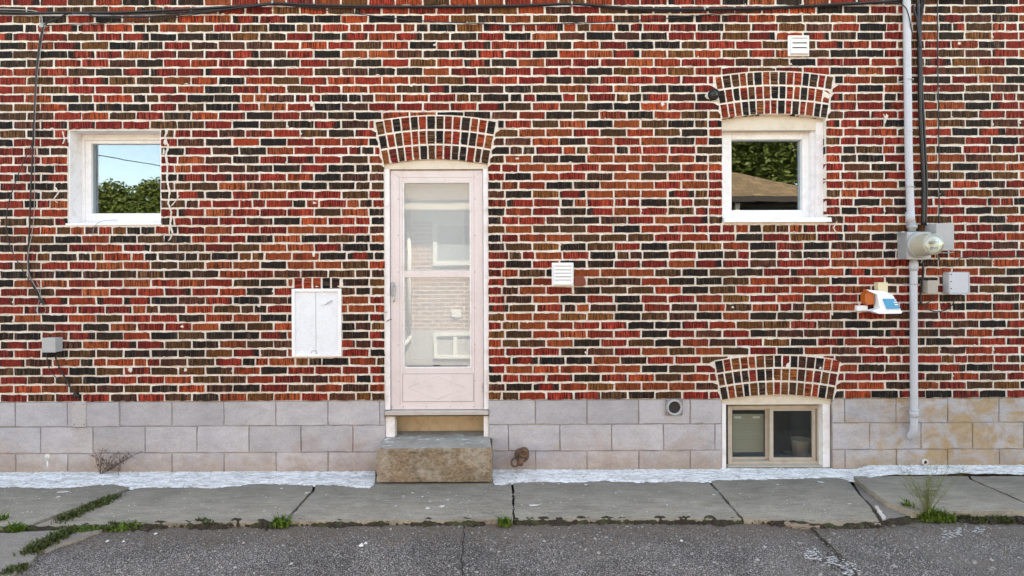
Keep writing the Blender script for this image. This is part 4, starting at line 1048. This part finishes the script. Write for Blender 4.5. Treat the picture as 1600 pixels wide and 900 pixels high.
# sidewalk slabs
walk = bpy.data.objects.new('sidewalk', None); COL.objects.link(walk); struct(walk)
def slab(pts, z=0.0, tilt=0.0, m=M['slab'], th=.075, amp=.003):
    P4 = [G(px, py, z) for px, py in pts]; poly = ragged([(p.x, p.y) for p in P4], .04, amp)
    b = B(); b.slab(poly, z-th, z)
    for i, v in enumerate(b.v): b.v[i] = (v[0], v[1], v[2]+tilt*(v[0]-P4[0].x))
    return b.build('slab', m, walk)
slab([(-120,870-32),(34,824),(203,762),(203,744),(-120,745)], .002)
slab([(44,825),(60,822),(160,819),(443,814),(488,765),(492,744),(214,744),(210,764)][::1], .0)
slab([(448.5,814),(801,811.5),(799,755),(799,744),(496,744),(491,767)], .003)
slab([(805,811.5),(1158,810.5),(1108,754),(1104,744),(803,744),(803,755)], -.001)
slab([(1162,810.5),(1280,813),(1372,812),(1360,792),(1340,770),(1326,752),(1322,744),(1107,744),(1112,754)], .002)
slab([(1378,812),(1417,806),(1380,783),(1338,752),(1333,750),(1344,772),(1368,795)], -.004, m=M['pad'])
slab([(1424,800),(1448,799),(1640,798),(1607,789),(1515,749),(1512,744),(1334,744),(1342,752),(1384,783)], .030, th=.1)
slab([(1650,798),(1800,797),(1800,744),(1516,744),(1520,749),(1613,789)], .028, th=.1)
# sandy broken lip
p = [(1228,812),(1372,812),(1376,818),(1330,820),(1275,822),(1245,822),(1225,817)]
b = B(); b.slab(ragged([(G(x,y,-.006).x, G(x,y,-.006).y) for x, y in p], .03, .003), -.05, -.006); b.build('broken_edge', M['slab_edge'], walk)
p = [(1367,790),(1372,790),(1384,809),(1380,811),(1373,801)]
b = B(); b.slab(ragged([(G(x,y,.004).x, G(x,y,.004).y) for x, y in p], .012, .004), -.01, .004); b.build('white_chip', M['smear'], walk)
# whitewashed cement strip at the foot of the wall
def lerp_edge(pts, x):
    for (a, u), (c, v) in zip(pts, pts[1:]):
        if a <= x <= c: return u+(v-u)*(x-a)/(c-a)
    return pts[-1][1]
E = [(-140,766),(0,764),(60,765),(100,766),(140,761),(175,759),(200,764),(300,763),(330,765),(400,757),(470,759),(530,762),(560,766),(575,767),(583,762),(588,752)]
E2 = [(768,752),(772,760),(790,762),(802,755),(850,753),(880,755),(950,752),(1000,755),(1060,753),(1104,754),(1140,752),(1200,751),(1300,748),(1325,751),(1345,755),(1360,752),(1400,748),(1450,749),(1500,746),(1560,747),(1600,748),(1740,748)]
def strip(E, top):
    b = B(); b.smooth = True; x = E[0][0]; rows_ = []; xs = []
    while x <= E[-1][0]: xs.append(x); x += 3
    R = 6
    for i, x in enumerate(xs):
        zt_ = Z(top(x), 0, x)+rnd.gauss(0, .0018)
        e = G(x, lerp_edge(E, x)+rnd.gauss(0, .3)+1.6*mn.noise(Vector((x*.06, 3, 0))), .0)
        xw = W(x, 740).x
        for k in range(R+1):
            t = k/R; xx = xw+(e.x-xw)*t; yy = FY+.003+(e.y-FY)*t; zz = zt_*(1-t)**1.5+.0065+(.03 if x > 1338 else 0)*min(1, (x-1338)/20 if x > 1338 else 0)*1.0
            if 0 < k < R: zz += .004*mn.noise(Vector((xx*18, yy*30, 1)))+rnd.gauss(0, .0008)
            if k == R: zz -= .010 if x < 1338 else .006
            b.v.append((xx, yy, zz))
    for i in range(len(xs)-1):
        for k in range(R):
            a = i*(R+1)+k; b.face((a, a+1, a+R+2, a+R+1))
    return b
cf = struct(strip(E, lambda x: 739.5-1.5*x/588).build('cement_strip', M['wash']))
struct(strip(E2, lambda x: 735.5-1.5*(x-768)/900 if x < 1128 or x > 1300 else 733.5).build('cement_strip', M['wash']))
# the step
sp = thing('concrete_step', 'single rough concrete step below the storm door', 'step', (X(678), -.2, 0))
stz = CZ-268*.94/200; yf = None
# front face: choose its distance so that the top edge falls on the measured line
yf = G(678, 700.5, stz).y
xf0 = W(588.5, 720, yf).x; xf1 = W(768, 720, yf).x
b = B(); NX, NZ = 44, 12; x0b, x1b = X(598)-.02, X(767.5)+.004
b.smooth = False
def sv(i, j, side):
    t = i/NX; z = .024+(stz-.024)*j/NZ
    jn = .006*mn.noise(Vector((t*14, z*22, 0)))+.006*mn.noise(Vector((t*60, z*80, 5)))
    x = xf0+(xf1-xf0)*t
    if j == NZ: jn = .0015*mn.noise(Vector((t*40, 0, 2)))+.004
    return (x + (rnd.gauss(0, .0015) if i in (0, NX) else 0), yf+jn, z+(rnd.gauss(0, .0012) if j == NZ else 0))
g = [[sv(i, j, 0) for i in range(NX+1)] for j in range(NZ+1)]
vs = [p for rr in g for p in rr]; fs = [(j*(NX+1)+i, j*(NX+1)+i+1, (j+1)*(NX+1)+i+1, (j+1)*(NX+1)+i) for j in range(NZ) for i in range(NX)]
b.add(vs, fs)
# top and sides
yb_ = .205; NY = 6
tp = []
for j in range(NY+1):
    for i in range(NX+1):
        q = g[NZ][i]; t = j/NY; tx = X(603, 0)+(X(763)-X(603))*(i/NX) if False else q[0]+((X(601.5)+(X(762)-X(601.5))*i/NX)-q[0])*min(1, t*1.0)
        tp.append((tx, q[1]+(yb_-q[1])*t, stz+.0015*mn.noise(Vector((q[0]*9, t*9, 0))) if j else q[2]))
b.add(tp, [(j*(NX+1)+i, j*(NX+1)+i+1, (j+1)*(NX+1)+i+1, (j+1)*(NX+1)+i) for j in range(NY) for i in range(NX)])
for i in (0, NX):
    base = len(b.v)
    for j in range(NZ+1): b.v.append(g[j][i]); 
    for j in range(NZ+1): b.v.append((g[j][i][0]*1.0, FY, g[j][i][2]))
    for j in range(NZ):
        f = (base+j, base+j+1, base+NZ+1+j+1, base+NZ+1+j); b.face(f if i == 0 else f[::-1])
sub(b, 'step_block', M['step'], sp)
b = B(); b.box((xf0+.02, yf+.04, -.01), (xf1-.02, FY, .0238)); sub(b, 'dark_gap_fill', M['gap'], sp)  # dark filler stands in for the shadowed gap under the step
b = B(); b.slab(ragged([(xf0+.002, yf-.035), (xf1+.01, yf-.035), (xf1+.01, 0), (xf0+.002, 0)], .03, .003), -.02, .0085); o = b.build('step_footing', M['slab'], walk)

# paint splashes and loose stones
def flat_blobs(cs, name, m, parent=None):
    b = B()
    for px, py, r, e in cs:
        p = G(px, py, .005); n_ = 9; o = len(b.v); b.v.append((p.x, p.y, .0075))
        for k in range(n_):
            t = 2*math.pi*k/n_; f = rnd.uniform(.5, 1.3); b.v.append((p.x+r*e*f*math.cos(t), p.y+r*f*math.sin(t), .0052))
        for k in range(n_): b.face((o, o+1+k, o+1+(k+1)%n_))
    return b.build(name, m, parent)
cs = [(95,769,.012,2.5),(103,768,.012,2.5),(92,776,.01,2),(480,770,.012,1.8),(440,763,.008,1.5),(690,791,.022,1.2),(668,794,.018,1.2),(645,770,.01,1.5),(660,776,.008,1.4),(630,775,.007,2),(700,781,.008,1.6),(672,784,.008,1.4),(618,790,.006,1.5),(915,757,.012,1.3),(873,756,.008,1.2),(1042,789,.009,1),(972,806,.008,1),(848,756,.008,1.3),(1115,773,.010,1.3),(1283,753,.014,1.8),(1215,757,.007,2),(1328,787,.009,1.6),(1230,782,.006,1),(960,792,.005,1),(560,762,.01,1.4),(1098,754,.012,1.4),(836,789,.02,2.5),(640,851,.016,1.8)]
cs = [c for c in cs if c[1] < 815]
for k in range(230):
    px = rnd.uniform(0, 1330); cs.append((px, rnd.uniform(766, 808), rnd.uniform(.0015, .004), rnd.uniform(1, 2)))
sp_ = flat_blobs(cs, 'paint_splashes', M['splash']); stuff(sp_, 'white paint splashes and chips scattered on the sidewalk slabs', 'splashes')
b = B()
def stone(b, x, y, z, r):
    o = len(b.v); n_ = 6
    for k in range(n_): t = 2*math.pi*k/n_; f = rnd.uniform(.7, 1.2); b.v.append((x+r*f*math.cos(t), y+r*f*math.sin(t), z))
    b.v.append((x+rnd.gauss(0, r*.2), y+rnd.gauss(0, r*.2), z+r*rnd.uniform(.5, .9)))
    for k in range(n_): b.face((o+k, o+(k+1)%n_, o+n_))
for k in range(2600):
    py = 822+80*rnd.random()**1.1; px = rnd.uniform(-60, 1660); p = G(px, py, -.022); b.cur = rnd.choice((0, 0, 1, 1, 2, 3))
    if px < 190 and py < 850+(190-px)*.3 and rnd.random() < .85: continue
    stone(b, p.x, p.y, fzA(p.x, p.y)-.0005 if not (px > 1290) else -.0165, rnd.uniform(.003, .0075) if rnd.random() < .96 else rnd.uniform(.008, .014))
gr = b.build('loose_gravel', [mat('stone_grey', (.16,.155,.15), .9), mat('stone_pale', (.30,.29,.27), .9), mat('stone_brown', (.17,.13,.10), .9), mat('stone_white', (.38,.365,.34), .9)])
stuff(gr, 'loose grey gravel scattered on the asphalt driveway', 'gravel')
# larger pale stones
b = B()
for px, py, r in ((167,846,.010),(243,834,.011),(565,852,.015),(572,849,.010),(193,846,.008),(1065,845,.008)):
    p = G(px, py, -.02); stone(b, p.x, p.y, -.02, r*1.2)
stuff(b.build('white_stones', M['splash']), 'a few white stones lying on the driveway', 'stones')
# soil line between sidewalk and driveway
b = B(); b.smooth = True; xs = list(range(-60, 1661, 4)); Rr = 6
def edge_y(x):
    return lerp_edge([(-80,834),(0,829),(60,826),(100,823),(160,820),(443,815),(801,812),(1158,811),(1228,812),(1276,823),(1376,819),(1420,808),(1640,812),(1700,812)], x)
for x in xs:
    ey = edge_y(x); wd = 10+5*mn.noise(Vector((x*.02, 7, 0)))+rnd.gauss(0, 1.2)
    for k in range(Rr+1):
        t = k/Rr; p = G(x, ey-3+wd*t, -.02); hgt = math.sin(math.pi*t)*.022*(.6+.6*mn.noise(Vector((x*.05, 1, 0))))+.003*rnd.random()
        b.v.append((p.x, p.y, -.027+hgt*1.75))
for i in range(len(xs)-1):
    for k in range(Rr): a = i*(Rr+1)+k; b.face((a, a+Rr+1, a+Rr+2, a+1))
stuff(b.build('soil_seam', M['soil']), 'dark soil and moss filling the seam between sidewalk and driveway', 'soil')
# cracks
def crack(name, pts, z, wd, m=M['gap'], parent=None):
    P_ = []
    for (a, c) in zip(pts, pts[1:]):
        for k in range(8): t = k/8; P_.append((a[0]+(c[0]-a[0])*t+rnd.gauss(0, .6), a[1]+(c[1]-a[1])*t))
    b = B()
    for x, y in P_:
        p = G(x, y, z); w_ = wd*rnd.uniform(.4, 1.3); zz = max(fzA(p.x, p.y)+.0012, z) if z < -.01 else z; b.v.append((p.x-w_, p.y, zz)); b.v.append((p.x+w_, p.y, zz))
    for i in range(len(P_)-1): b.face((2*i, 2*i+1, 2*i+3, 2*i+2))
    return b.build(name, m, parent)
crack('crack', [(726,822),(724,850),(721,880),(724,905)], -.030, .004, parent=dw)
crack('crack', [(1262,822),(1285,842),(1312,866),(1330,884),(1342,905)], -.0155, .006, M['soil'], dw)
# chalky white marks at right
b = B()
for px, py, rx, ry in ((1262,862,.10,.022),(1272,870,.09,.018),(1300,876,.06,.012),(1318,884,.07,.014),(1328,892,.06,.012),(1480,834,.09,.012),(1532,826,.05,.012),(1500,831,.05,.006)):
    for k in range(34):
        p = G(px+rnd.gauss(0, rx*90), py+rnd.gauss(0, 4.5), -.014); n_ = 6; o = len(b.v); r_ = rnd.uniform(.002, .007)
        zz = max(fzA(p.x, p.y), -.0165)+.0015
        for q in range(n_): t = 2*math.pi*q/n_; f = rnd.uniform(.5, 1.3); b.v.append((p.x+1.7*r_*f*math.cos(t), p.y+r_*f*math.sin(t), zz))
        b.face(tuple(range(o, o+n_)))
stuff(b.build('chalk_marks', M['splash']), 'worn white paint marks on the driveway at lower right', 'marks')
# dry leaves and litter
b = B()
for k in range(130):
    px = rnd.choice((rnd.uniform(1200, 1400), rnd.uniform(0, 1600))); p = G(px, edge_y(min(px,1640))+rnd.uniform(2, 14), -.012); a = rnd.uniform(0, 6.28); l = rnd.uniform(.008, .02)
    dx, dy = l*math.cos(a), l*math.sin(a); z = -.008+rnd.uniform(0, .006); b.add([(p.x-dx, p.y-dy, z), (p.x+dy*.3, p.y-dx*.3, z+.004), (p.x+dx, p.y+dy, z+.002), (p.x-dy*.3, p.y+dx*.3, z+.005)], [(0,1,2,3)])
stuff(b.build('leaf_litter', M['twig']), 'dry brown leaf litter along the sidewalk edge', 'litter')

# ---- weeds
def weed(px, py, wpx, h, n_, m, label, z=-.01, leafy=.5, depth=.05, line=None):
    c = G(px, py, z); R_ = wpx/2*(D+c.y)/(D*200); b = B(); cs_ = [(rnd.uniform(-.8, .8)*R_, rnd.uniform(-.5, .5)*depth, rnd.uniform(.45, 1.35), rnd.uniform(.10, .3)) for _ in range(7)]
    if line: e0, e1 = G(*line[0], z), G(*line[1], z)
    for k in range(n_):
        q_ = rnd.choice(cs_); x = c.x+max(-R_, min(R_, q_[0]+rnd.gauss(0, R_*q_[3]))); y = c.y+max(-depth*.7, min(depth*.7, q_[1]+rnd.gauss(0, depth*.18))); a = rnd.uniform(0, 6.28)
        if line: u_ = rnd.random(); q_ = cs_[min(6, int(u_*7))]; e_ = e0.lerp(e1, u_); x = e_.x+max(-.07, min(.07, rnd.gauss(0, .022*q_[2]))); y = e_.y+max(-.07, min(.07, rnd.gauss(0, .022*q_[2])))
        hh = h*q_[2]*rnd.uniform(.3, 1.15); le = hh*rnd.uniform(.2, .9); w_ = rnd.uniform(.0011, .0026)*(2.0 if rnd.random() < leafy else 1)
        dx, dy = math.cos(a), math.sin(a); px_, py_ = -dy*w_, dx*w_; P3 = [(x, y, z-.01), (x+dx*le*.35, y+dy*le*.35, z+hh*.6), (x+dx*le, y+dy*le, z+hh*rnd.uniform(.6, 1))]
        o = len(b.v)
        for i, p in enumerate(P3[:2]): f = 1 if i == 0 else 1.3; b.v.append((p[0]-px_*f, p[1]-py_*f, p[2])); b.v.append((p[0]+px_*f, p[1]+py_*f, p[2]))
        b.v.append(P3[2]); b.face((o, o+1, o+3, o+2)); b.face((o+2, o+3, o+4))
    ob = b.build('weed', m, loc=(c.x, c.y, z)); tag(ob, label, 'weed', 'weeds growing in the pavement joints'); return ob
weed(18, 829, 60, .045, 420, M['leaf'], 'green weed mat at the far left edge of the sidewalk')
weed(3, 816, 14, .05, 80, M['leaf'], 'tiny weed at the extreme left edge above the green mat')
weed(140, 795, 60, .03, 900, M['leaf2'], 'long dark weed strip filling the slanting left sidewalk joint', .0, line=((182,776),(96,814)))
weed(150, 826, 60, .028, 700, M['leaf'], 'yellow-green weed patch where left joint meets the driveway', line=((212,822),(95,832)))
weed(75, 850, 60, .04, 1100, M['leaf2'], 'dark weed strip along the concrete pad border, nearest the camera', line=((112,829),(48,864)))
weed(24, 890, 34, .02, 400, M['leaf2'], 'small moss tuft at the bottom left corner', line=((40,882),(8,897)))
weed(180, 824, 30, .04, 120, M['leaf2'], 'thin weed sprouting beside the left driveway edge')
weed(318, 817, 46, .03, 180, M['leaf2'], 'low grass tuft on the sidewalk edge at left')
weed(434, 820, 34, .05, 260, M['leaf'], 'round green weed at the sidewalk joint left of the step')
weed(790, 818, 24, .05, 180, M['leaf'], 'small green weed at the sidewalk joint below the step')
weed(1462, 812, 54, .075, 520, M['leaf'], 'largest bright green weed tuft at lower right')
weed(1422, 802, 30, .10, 60, M['leaf'], 'long-leaved dark weed left of the largest green tuft', leafy=1)
weed(1512, 812, 50, .03, 200, M['leaf2'], 'low weed patch right of the largest green tuft')
weed(1560, 812, 40, .03, 110, M['leaf2'], 'sparse grass at the far right sidewalk edge')
b = B(); b2 = None
for k in range(900):       # moss fuzz all along the seam
    px = rnd.uniform(190, 1230); d_ = .5+.5*mn.noise(Vector((px*.015, 2, 0)))
    if rnd.random() > d_: continue
    p = G(px, edge_y(px)+rnd.uniform(-1, 5), -.012); a = rnd.uniform(0, 6.28); h = rnd.uniform(.006, .022); w_ = .0022
    b.add([(p.x-w_, p.y, -.02), (p.x+w_, p.y, -.02), (p.x+.01*math.cos(a), p.y+.01*math.sin(a), -.012+h)], [(0,1,2)])
stuff(b.build('seam_grass', M['leaf2']), 'fine grass and moss blades along the sidewalk seam', 'grass')
# feathery weed
c = G(1449, 806, .0); b = B()
for k in range(34):
    a = rnd.uniform(0, 6.28); top = Vector((c.x+rnd.gauss(0, .11), c.y+rnd.gauss(0, .05), rnd.uniform(.12, .36))); st = [c, c.lerp(top, .5)+Vector((rnd.gauss(0,.01), 0, .02)), top]
    b.tube(st, .0011, 4, .0005, sub=3)
    for j in range(22):
        t = rnd.uniform(.35, 1); q = c.lerp(top, t); e = q+Vector((rnd.gauss(0, .028), rnd.gauss(0, .022), rnd.uniform(0, .03))); b.tube([q, e], .0007, 3, .0003, sub=1)
ob = b.build('feathery_weed', M['wisp'], loc=c); tag(ob, 'tall feathery yellow-green weed standing by the right slab', 'weed')
# dry twig plant on the wall foot
tw = G(158, 744, .03); b = B()
def twig(p, q, r, kids=0):
    b.tube([p, p.lerp(q, .5)+Vector((rnd.gauss(0, .008), rnd.gauss(0, .005), rnd.gauss(0, .008))), q], r, 5, r*.5, sub=4)
    for k in range(kids):
        s0 = p.lerp(q, rnd.uniform(.25, 1)); e = s0+Vector((rnd.gauss(0, .035), rnd.gauss(0, .02), rnd.gauss(.012, .025))); b.tube([s0, e], r*.45, 4, r*.2, sub=1)
        for j in range(3): l = s0.lerp(e, rnd.random()); b.add([l, l+Vector((rnd.gauss(0,.006),-.004,rnd.gauss(0,.006))), l+Vector((rnd.gauss(0,.008),.002,rnd.gauss(0,.008)))], [(0,1,2)])
base = W(157, 741, -.03)
for (x, y, r, k) in ((146,703,.002,8),(149,712,.0018,7),(160,700,.0022,10),(164,703,.002,9),(176,708,.002,8),(186,706,.0025,12),(198,713,.003,16),(206,711,.003,16),(217,707,.003,5),(190,722,.0025,10)): twig(base, W(x, y, -.05+rnd.gauss(0, .015)), r, k)
twig(W(184,746,-.06), W(186,728,-.05), .002, 6)
ob = b.build('dry_weed', M['twig'], loc=base); tag(ob, 'dead brown twiggy weed leaning on the blocks at left', 'weed')
# white paint drip on the block
b = B(); p = W(72.5, 713); blob(b, p.x, p.z, .022, .022, FY-.006, 10, .007); p = W(73.5, 724); blob(b, p.x, p.z, .008, .032, FY-.005, 9, .006); tag(b.build('paint_mark', M['splash']), 'white drip of paint on the lowest block course at left', 'mark')

# ================================================================ ACROSS THE DRIVEWAY (mirrored in the panes)
NY_ = -4.97
nh = thing('brick_bungalow', 'neighbouring pale brick bungalow across the driveway, mirrored in the door glass', 'house', (-1.2, NY_, 0))
m = mat('pink_brick_far', rough=.9); n = N(m); br = n.new('TexBrick'); mp = n.new('Mapping'); tc = n.new('NewGeometry'); n.link(tc.outputs['Position'], mp.inputs[0]); mp.inputs['Rotation'].default_value = (math.radians(-90), 0, 0)
n.link(mp.outputs[0], br.inputs['Vector']); br.inputs['Color1'].default_value = (.42,.22,.15,1); br.inputs['Color2'].default_value = (.24,.12,.09,1); br.inputs['Mortar'].default_value = (.70,.66,.60,1)
br.inputs['Scale'].default_value = 1; br.inputs['Mortar Size'].default_value = .008; br.inputs['Brick Width'].default_value = .2125; br.inputs['Row Height'].default_value = .0685; n.color(br.outputs[0])
b = B(); b.box((-5.2, NY_-.2, .64), (3.1, NY_, 2.45)); sub(b, 'wall', m, nh)
b = B(); b.box((-5.2, NY_-.2, 2.451), (3.1, NY_+.01, 2.619)); sub(b, 'frieze', M['inner_door'], nh)
b = B(); b.box((-5.2, NY_-.2, -.1), (3.1, NY_+.01, .64)); sub(b, 'foundation', M['block'], nh)
b = B(); b.box((-5.2, -12, -.1), (-5.0, NY_-.2, 2.55)); b.box((2.9, -12, -.1), (3.1, NY_-.2, 2.55)); sub(b, 'side_wall', m, nh)
b = B(); b.box((-5.5, NY_-.1, 2.62), (3.4, NY_+.38, 2.66)); b.box((-5.5, NY_+.38, 2.60), (3.4, NY_+.41, 2.76)); sub(b, 'soffit', M['galv'] if False else M['cream'], nh)
b = B(); b.add([(-5.6,NY_+.45,2.75),(3.5,NY_+.45,2.75),(.5,-8.6,4.3),(-2.6,-8.6,4.3),(3.5,-12.2,2.75),(-5.6,-12.2,2.75)], [(0,1,2,3),(1,4,2),(4,5,3,2),(5,0,3),(0,5,4,1)])
m = mat('tan_shingles', rough=.9); n = N(m); p = n.coord('Position'); wv = n.new('TexBrick'); mp = n.new('Mapping'); n.link(p, mp.inputs[0]); n.link(mp.outputs[0], wv.inputs['Vector']); wv.inputs['Scale'].default_value = 1; wv.inputs['Brick Width'].default_value = .3; wv.inputs['Row Height'].default_value = .14; wv.inputs['Mortar Size'].default_value = .008
wv.inputs['Color1'].default_value = (.20,.13,.068,1); wv.inputs['Color2'].default_value = (.12,.075,.04,1); wv.inputs['Mortar'].default_value = (.04,.028,.02,1); wv.inputs['Row Height'].default_value = .22; n.color(wv.outputs[0]); M['tanroof'] = m
sub(b, 'roof', M['tanroof'], nh)
wn = B(); x0, x1 = -1.26, -.2; wn.ring_frame(x0, x1+.5, 1.72, 2.445, (.07,.07,.07,.07), NY_+.001, NY_+.05); sub(wn, 'window', M['white'], nh)
b = B(); b.box((x0+.07, NY_+.002, 1.79), (x1+.43, NY_+.02, 2.37)); sub(b, 'pane', mat('far_pane', (.28,.33,.36), .3), nh)  # grey-blue of the reflected sky put into the pane colour
b = B(); b.ring_frame(-1.25, -.55, .18, .60, (.05,.05,.05,.05), NY_+.011, NY_+.06); b.box((-.93,NY_+.012,.2),(-.87,NY_+.05,.58)); sub(b, 'window', M['white'], nh)
b = B(); b.cyl((-1.65, NY_+.06, .55), (-1.65, NY_+.06, 2.5), .035, n=12); b.tube([(-1.65,NY_+.06,.56),(-1.65,NY_+.07,.5),(-1.78,NY_+.15,.36),(-1.88,NY_+.2,.28)], .035, 12); sub(b, 'downspout', M['nid'], nh)
b = B(); b.box((-.95, NY_, .86), (-.80, NY_+.05, .98), .01); tag(b.build('wall_vent', M['nid']), 'white vent on the neighbouring bungalow wall, mirrored in the door glass', 'vent')

ga = thing('garage', 'open carport with tan shingled hip roof, mirrored in the right window', 'garage', (7, -9, 0))
e0, e1, ye, ze = 3.9, 7.6, -8.2, 3.33
b = B(); b.add([(e0-2,ye,ze),(e1,ye,ze),(e1-1.0,ye-2.2,ze+.80),(3.6,ye-3.4,ze+1.7),(e0-2,ye-3.4,ze+1.7),(e1,ye-6,ze),(e0-2,ye-6,ze)], [(0,1,2,3,4),(1,5,2),(5,6,4,3,2)]); sub(b, 'roof', M['tanroof'], ga)
b = B(); b.box((e0-2, ye-.02, ze-.13), (e1, ye+.04, ze-.005)); b.box((e1-.02, ye-6, ze-.13), (e1+.02, ye-.03, ze-.005)); sub(b, 'gutter', M['gap'], ga)
b = B(); b.box((e0-2, ye-5.9, 0), (e1-.2, ye-5.7, ze-.14)); b.box((e0-2, ye-5.7, ze-.2), (e1-.2, ye-.1, ze-.14)); b.box((e0-2, ye-.5, 0),(e1-.3, ye-.3, ze-.5)); sub(b, 'wall', M['gap'], ga)
for x in (5.15, 6.9): b = B(); b.box((x, ye-.2, 0), (x+.12, ye-.08, ze-.14)); sub(b, 'post', M['cream'], ga)

def leaf_mesh(seed, n_, R_, H_):
    rr = random.Random(seed); b = B(); cl = []
    for k in range(26):
        a = rr.uniform(0, 6.28); e = rr.uniform(-.6, 1.3); q = rr.uniform(.35, .95); cl.append((Vector((R_*q*math.cos(a)*math.cos(e), R_*q*math.sin(a)*math.cos(e), H_*q*math.sin(e))), R_*rr.uniform(.22, .42)))
    for k in range(n_):
        c, r_ = rr.choice(cl); d_ = Vector((rr.gauss(0,1), rr.gauss(0,1), rr.gauss(0,1))).normalized()*r_*rr.uniform(.6, 1.05); p = c+d_; u = Vector((rr.gauss(0,1), rr.gauss(0,1), rr.gauss(0,.6))).normalized()*rr.uniform(.035, .085); v = u.cross(Vector((rr.gauss(0,1), rr.gauss(0,1), rr.gauss(0,1)))).normalized()*u.length*.55
        o = len(b.v); b.v += [tuple(p-u), tuple(p+v), tuple(p+u), tuple(p-v)]; b.face((o, o+1, o+2, o+3))
    return b
crowns = [leaf_mesh(s, 17000, 2.2, 2.3).build('crown', M['crown']).data for s in (1, 2)]
for o in [o for o in bpy.data.objects if o.name.startswith('crown')]: bpy.data.objects.remove(o)
def tree(x, y, z, s, label, k):
    t = thing('tree', label, 'tree', (x, y, 0), 'trees beyond the neighbouring yard')
    b = B(); b.tube([(x,y,-.1),(x+.1,y,z*.5),(x,y+.1,z)], .2*s, 10, .08*s)
    for q in range(5): a = q*1.3; b.tube([(x+.05,y,z*.55), (x+.7*s*math.cos(a), y+.7*s*math.sin(a), z*.85), (x+1.5*s*math.cos(a), y+1.5*s*math.sin(a), z+.5*s)], .09*s, 7, .02)
    sub(b, 'trunk', M['bark'], t)
    c = bpy.data.objects.new('crown', crowns[k]); COL.objects.link(c); c.parent = t; c.location = (0, 0, z); c.scale = (s, s, s*.9); c.rotation_euler = (0, 0, x)
TR = [(-15.6,-15,3.5,1.1,'broad green tree mirrored at the left of the left window'),(-13.4,-15.5,2.9,1.0,'lower green tree mirrored in the middle of the left window'),(-11.4,-15.2,2.75,1.0,'small green tree mirrored at the right of the left window'),(-18.2,-16,3.6,1.3,'tree beyond the left window view'),(-9.2,-16,2.9,1.1,'bushy tree between the bungalow and the left window trees'),
      (7.6,-18,5.6,1.6,'tall green tree mirrored in the right window'),(11.8,-18.5,5.4,1.7,'tall spreading tree mirrored at the right of the right window'),(9.6,-21,7.0,1.8,'tallest tree mirrored behind the carport roof'),(3.6,-19,5.0,1.5,'tree behind the bungalow roof')]
for i, (x, y, z, s, l) in enumerate(TR): tree(x, y, z, s, l, i % 2)
for i, (z, l) in enumerate(((5.9, 'upper'), (5.0, 'lower'))):
    b = B(); b.tube([(-24, -9, z+1.0), (-14, -9.5, z+.15), (-6, -10, z-1.1), (-3, -10, z-1.4)], .012, 6); tag(b.build('overhead_cable', M['cable']), f'{l} overhead cable mirrored in the left window', 'cable')
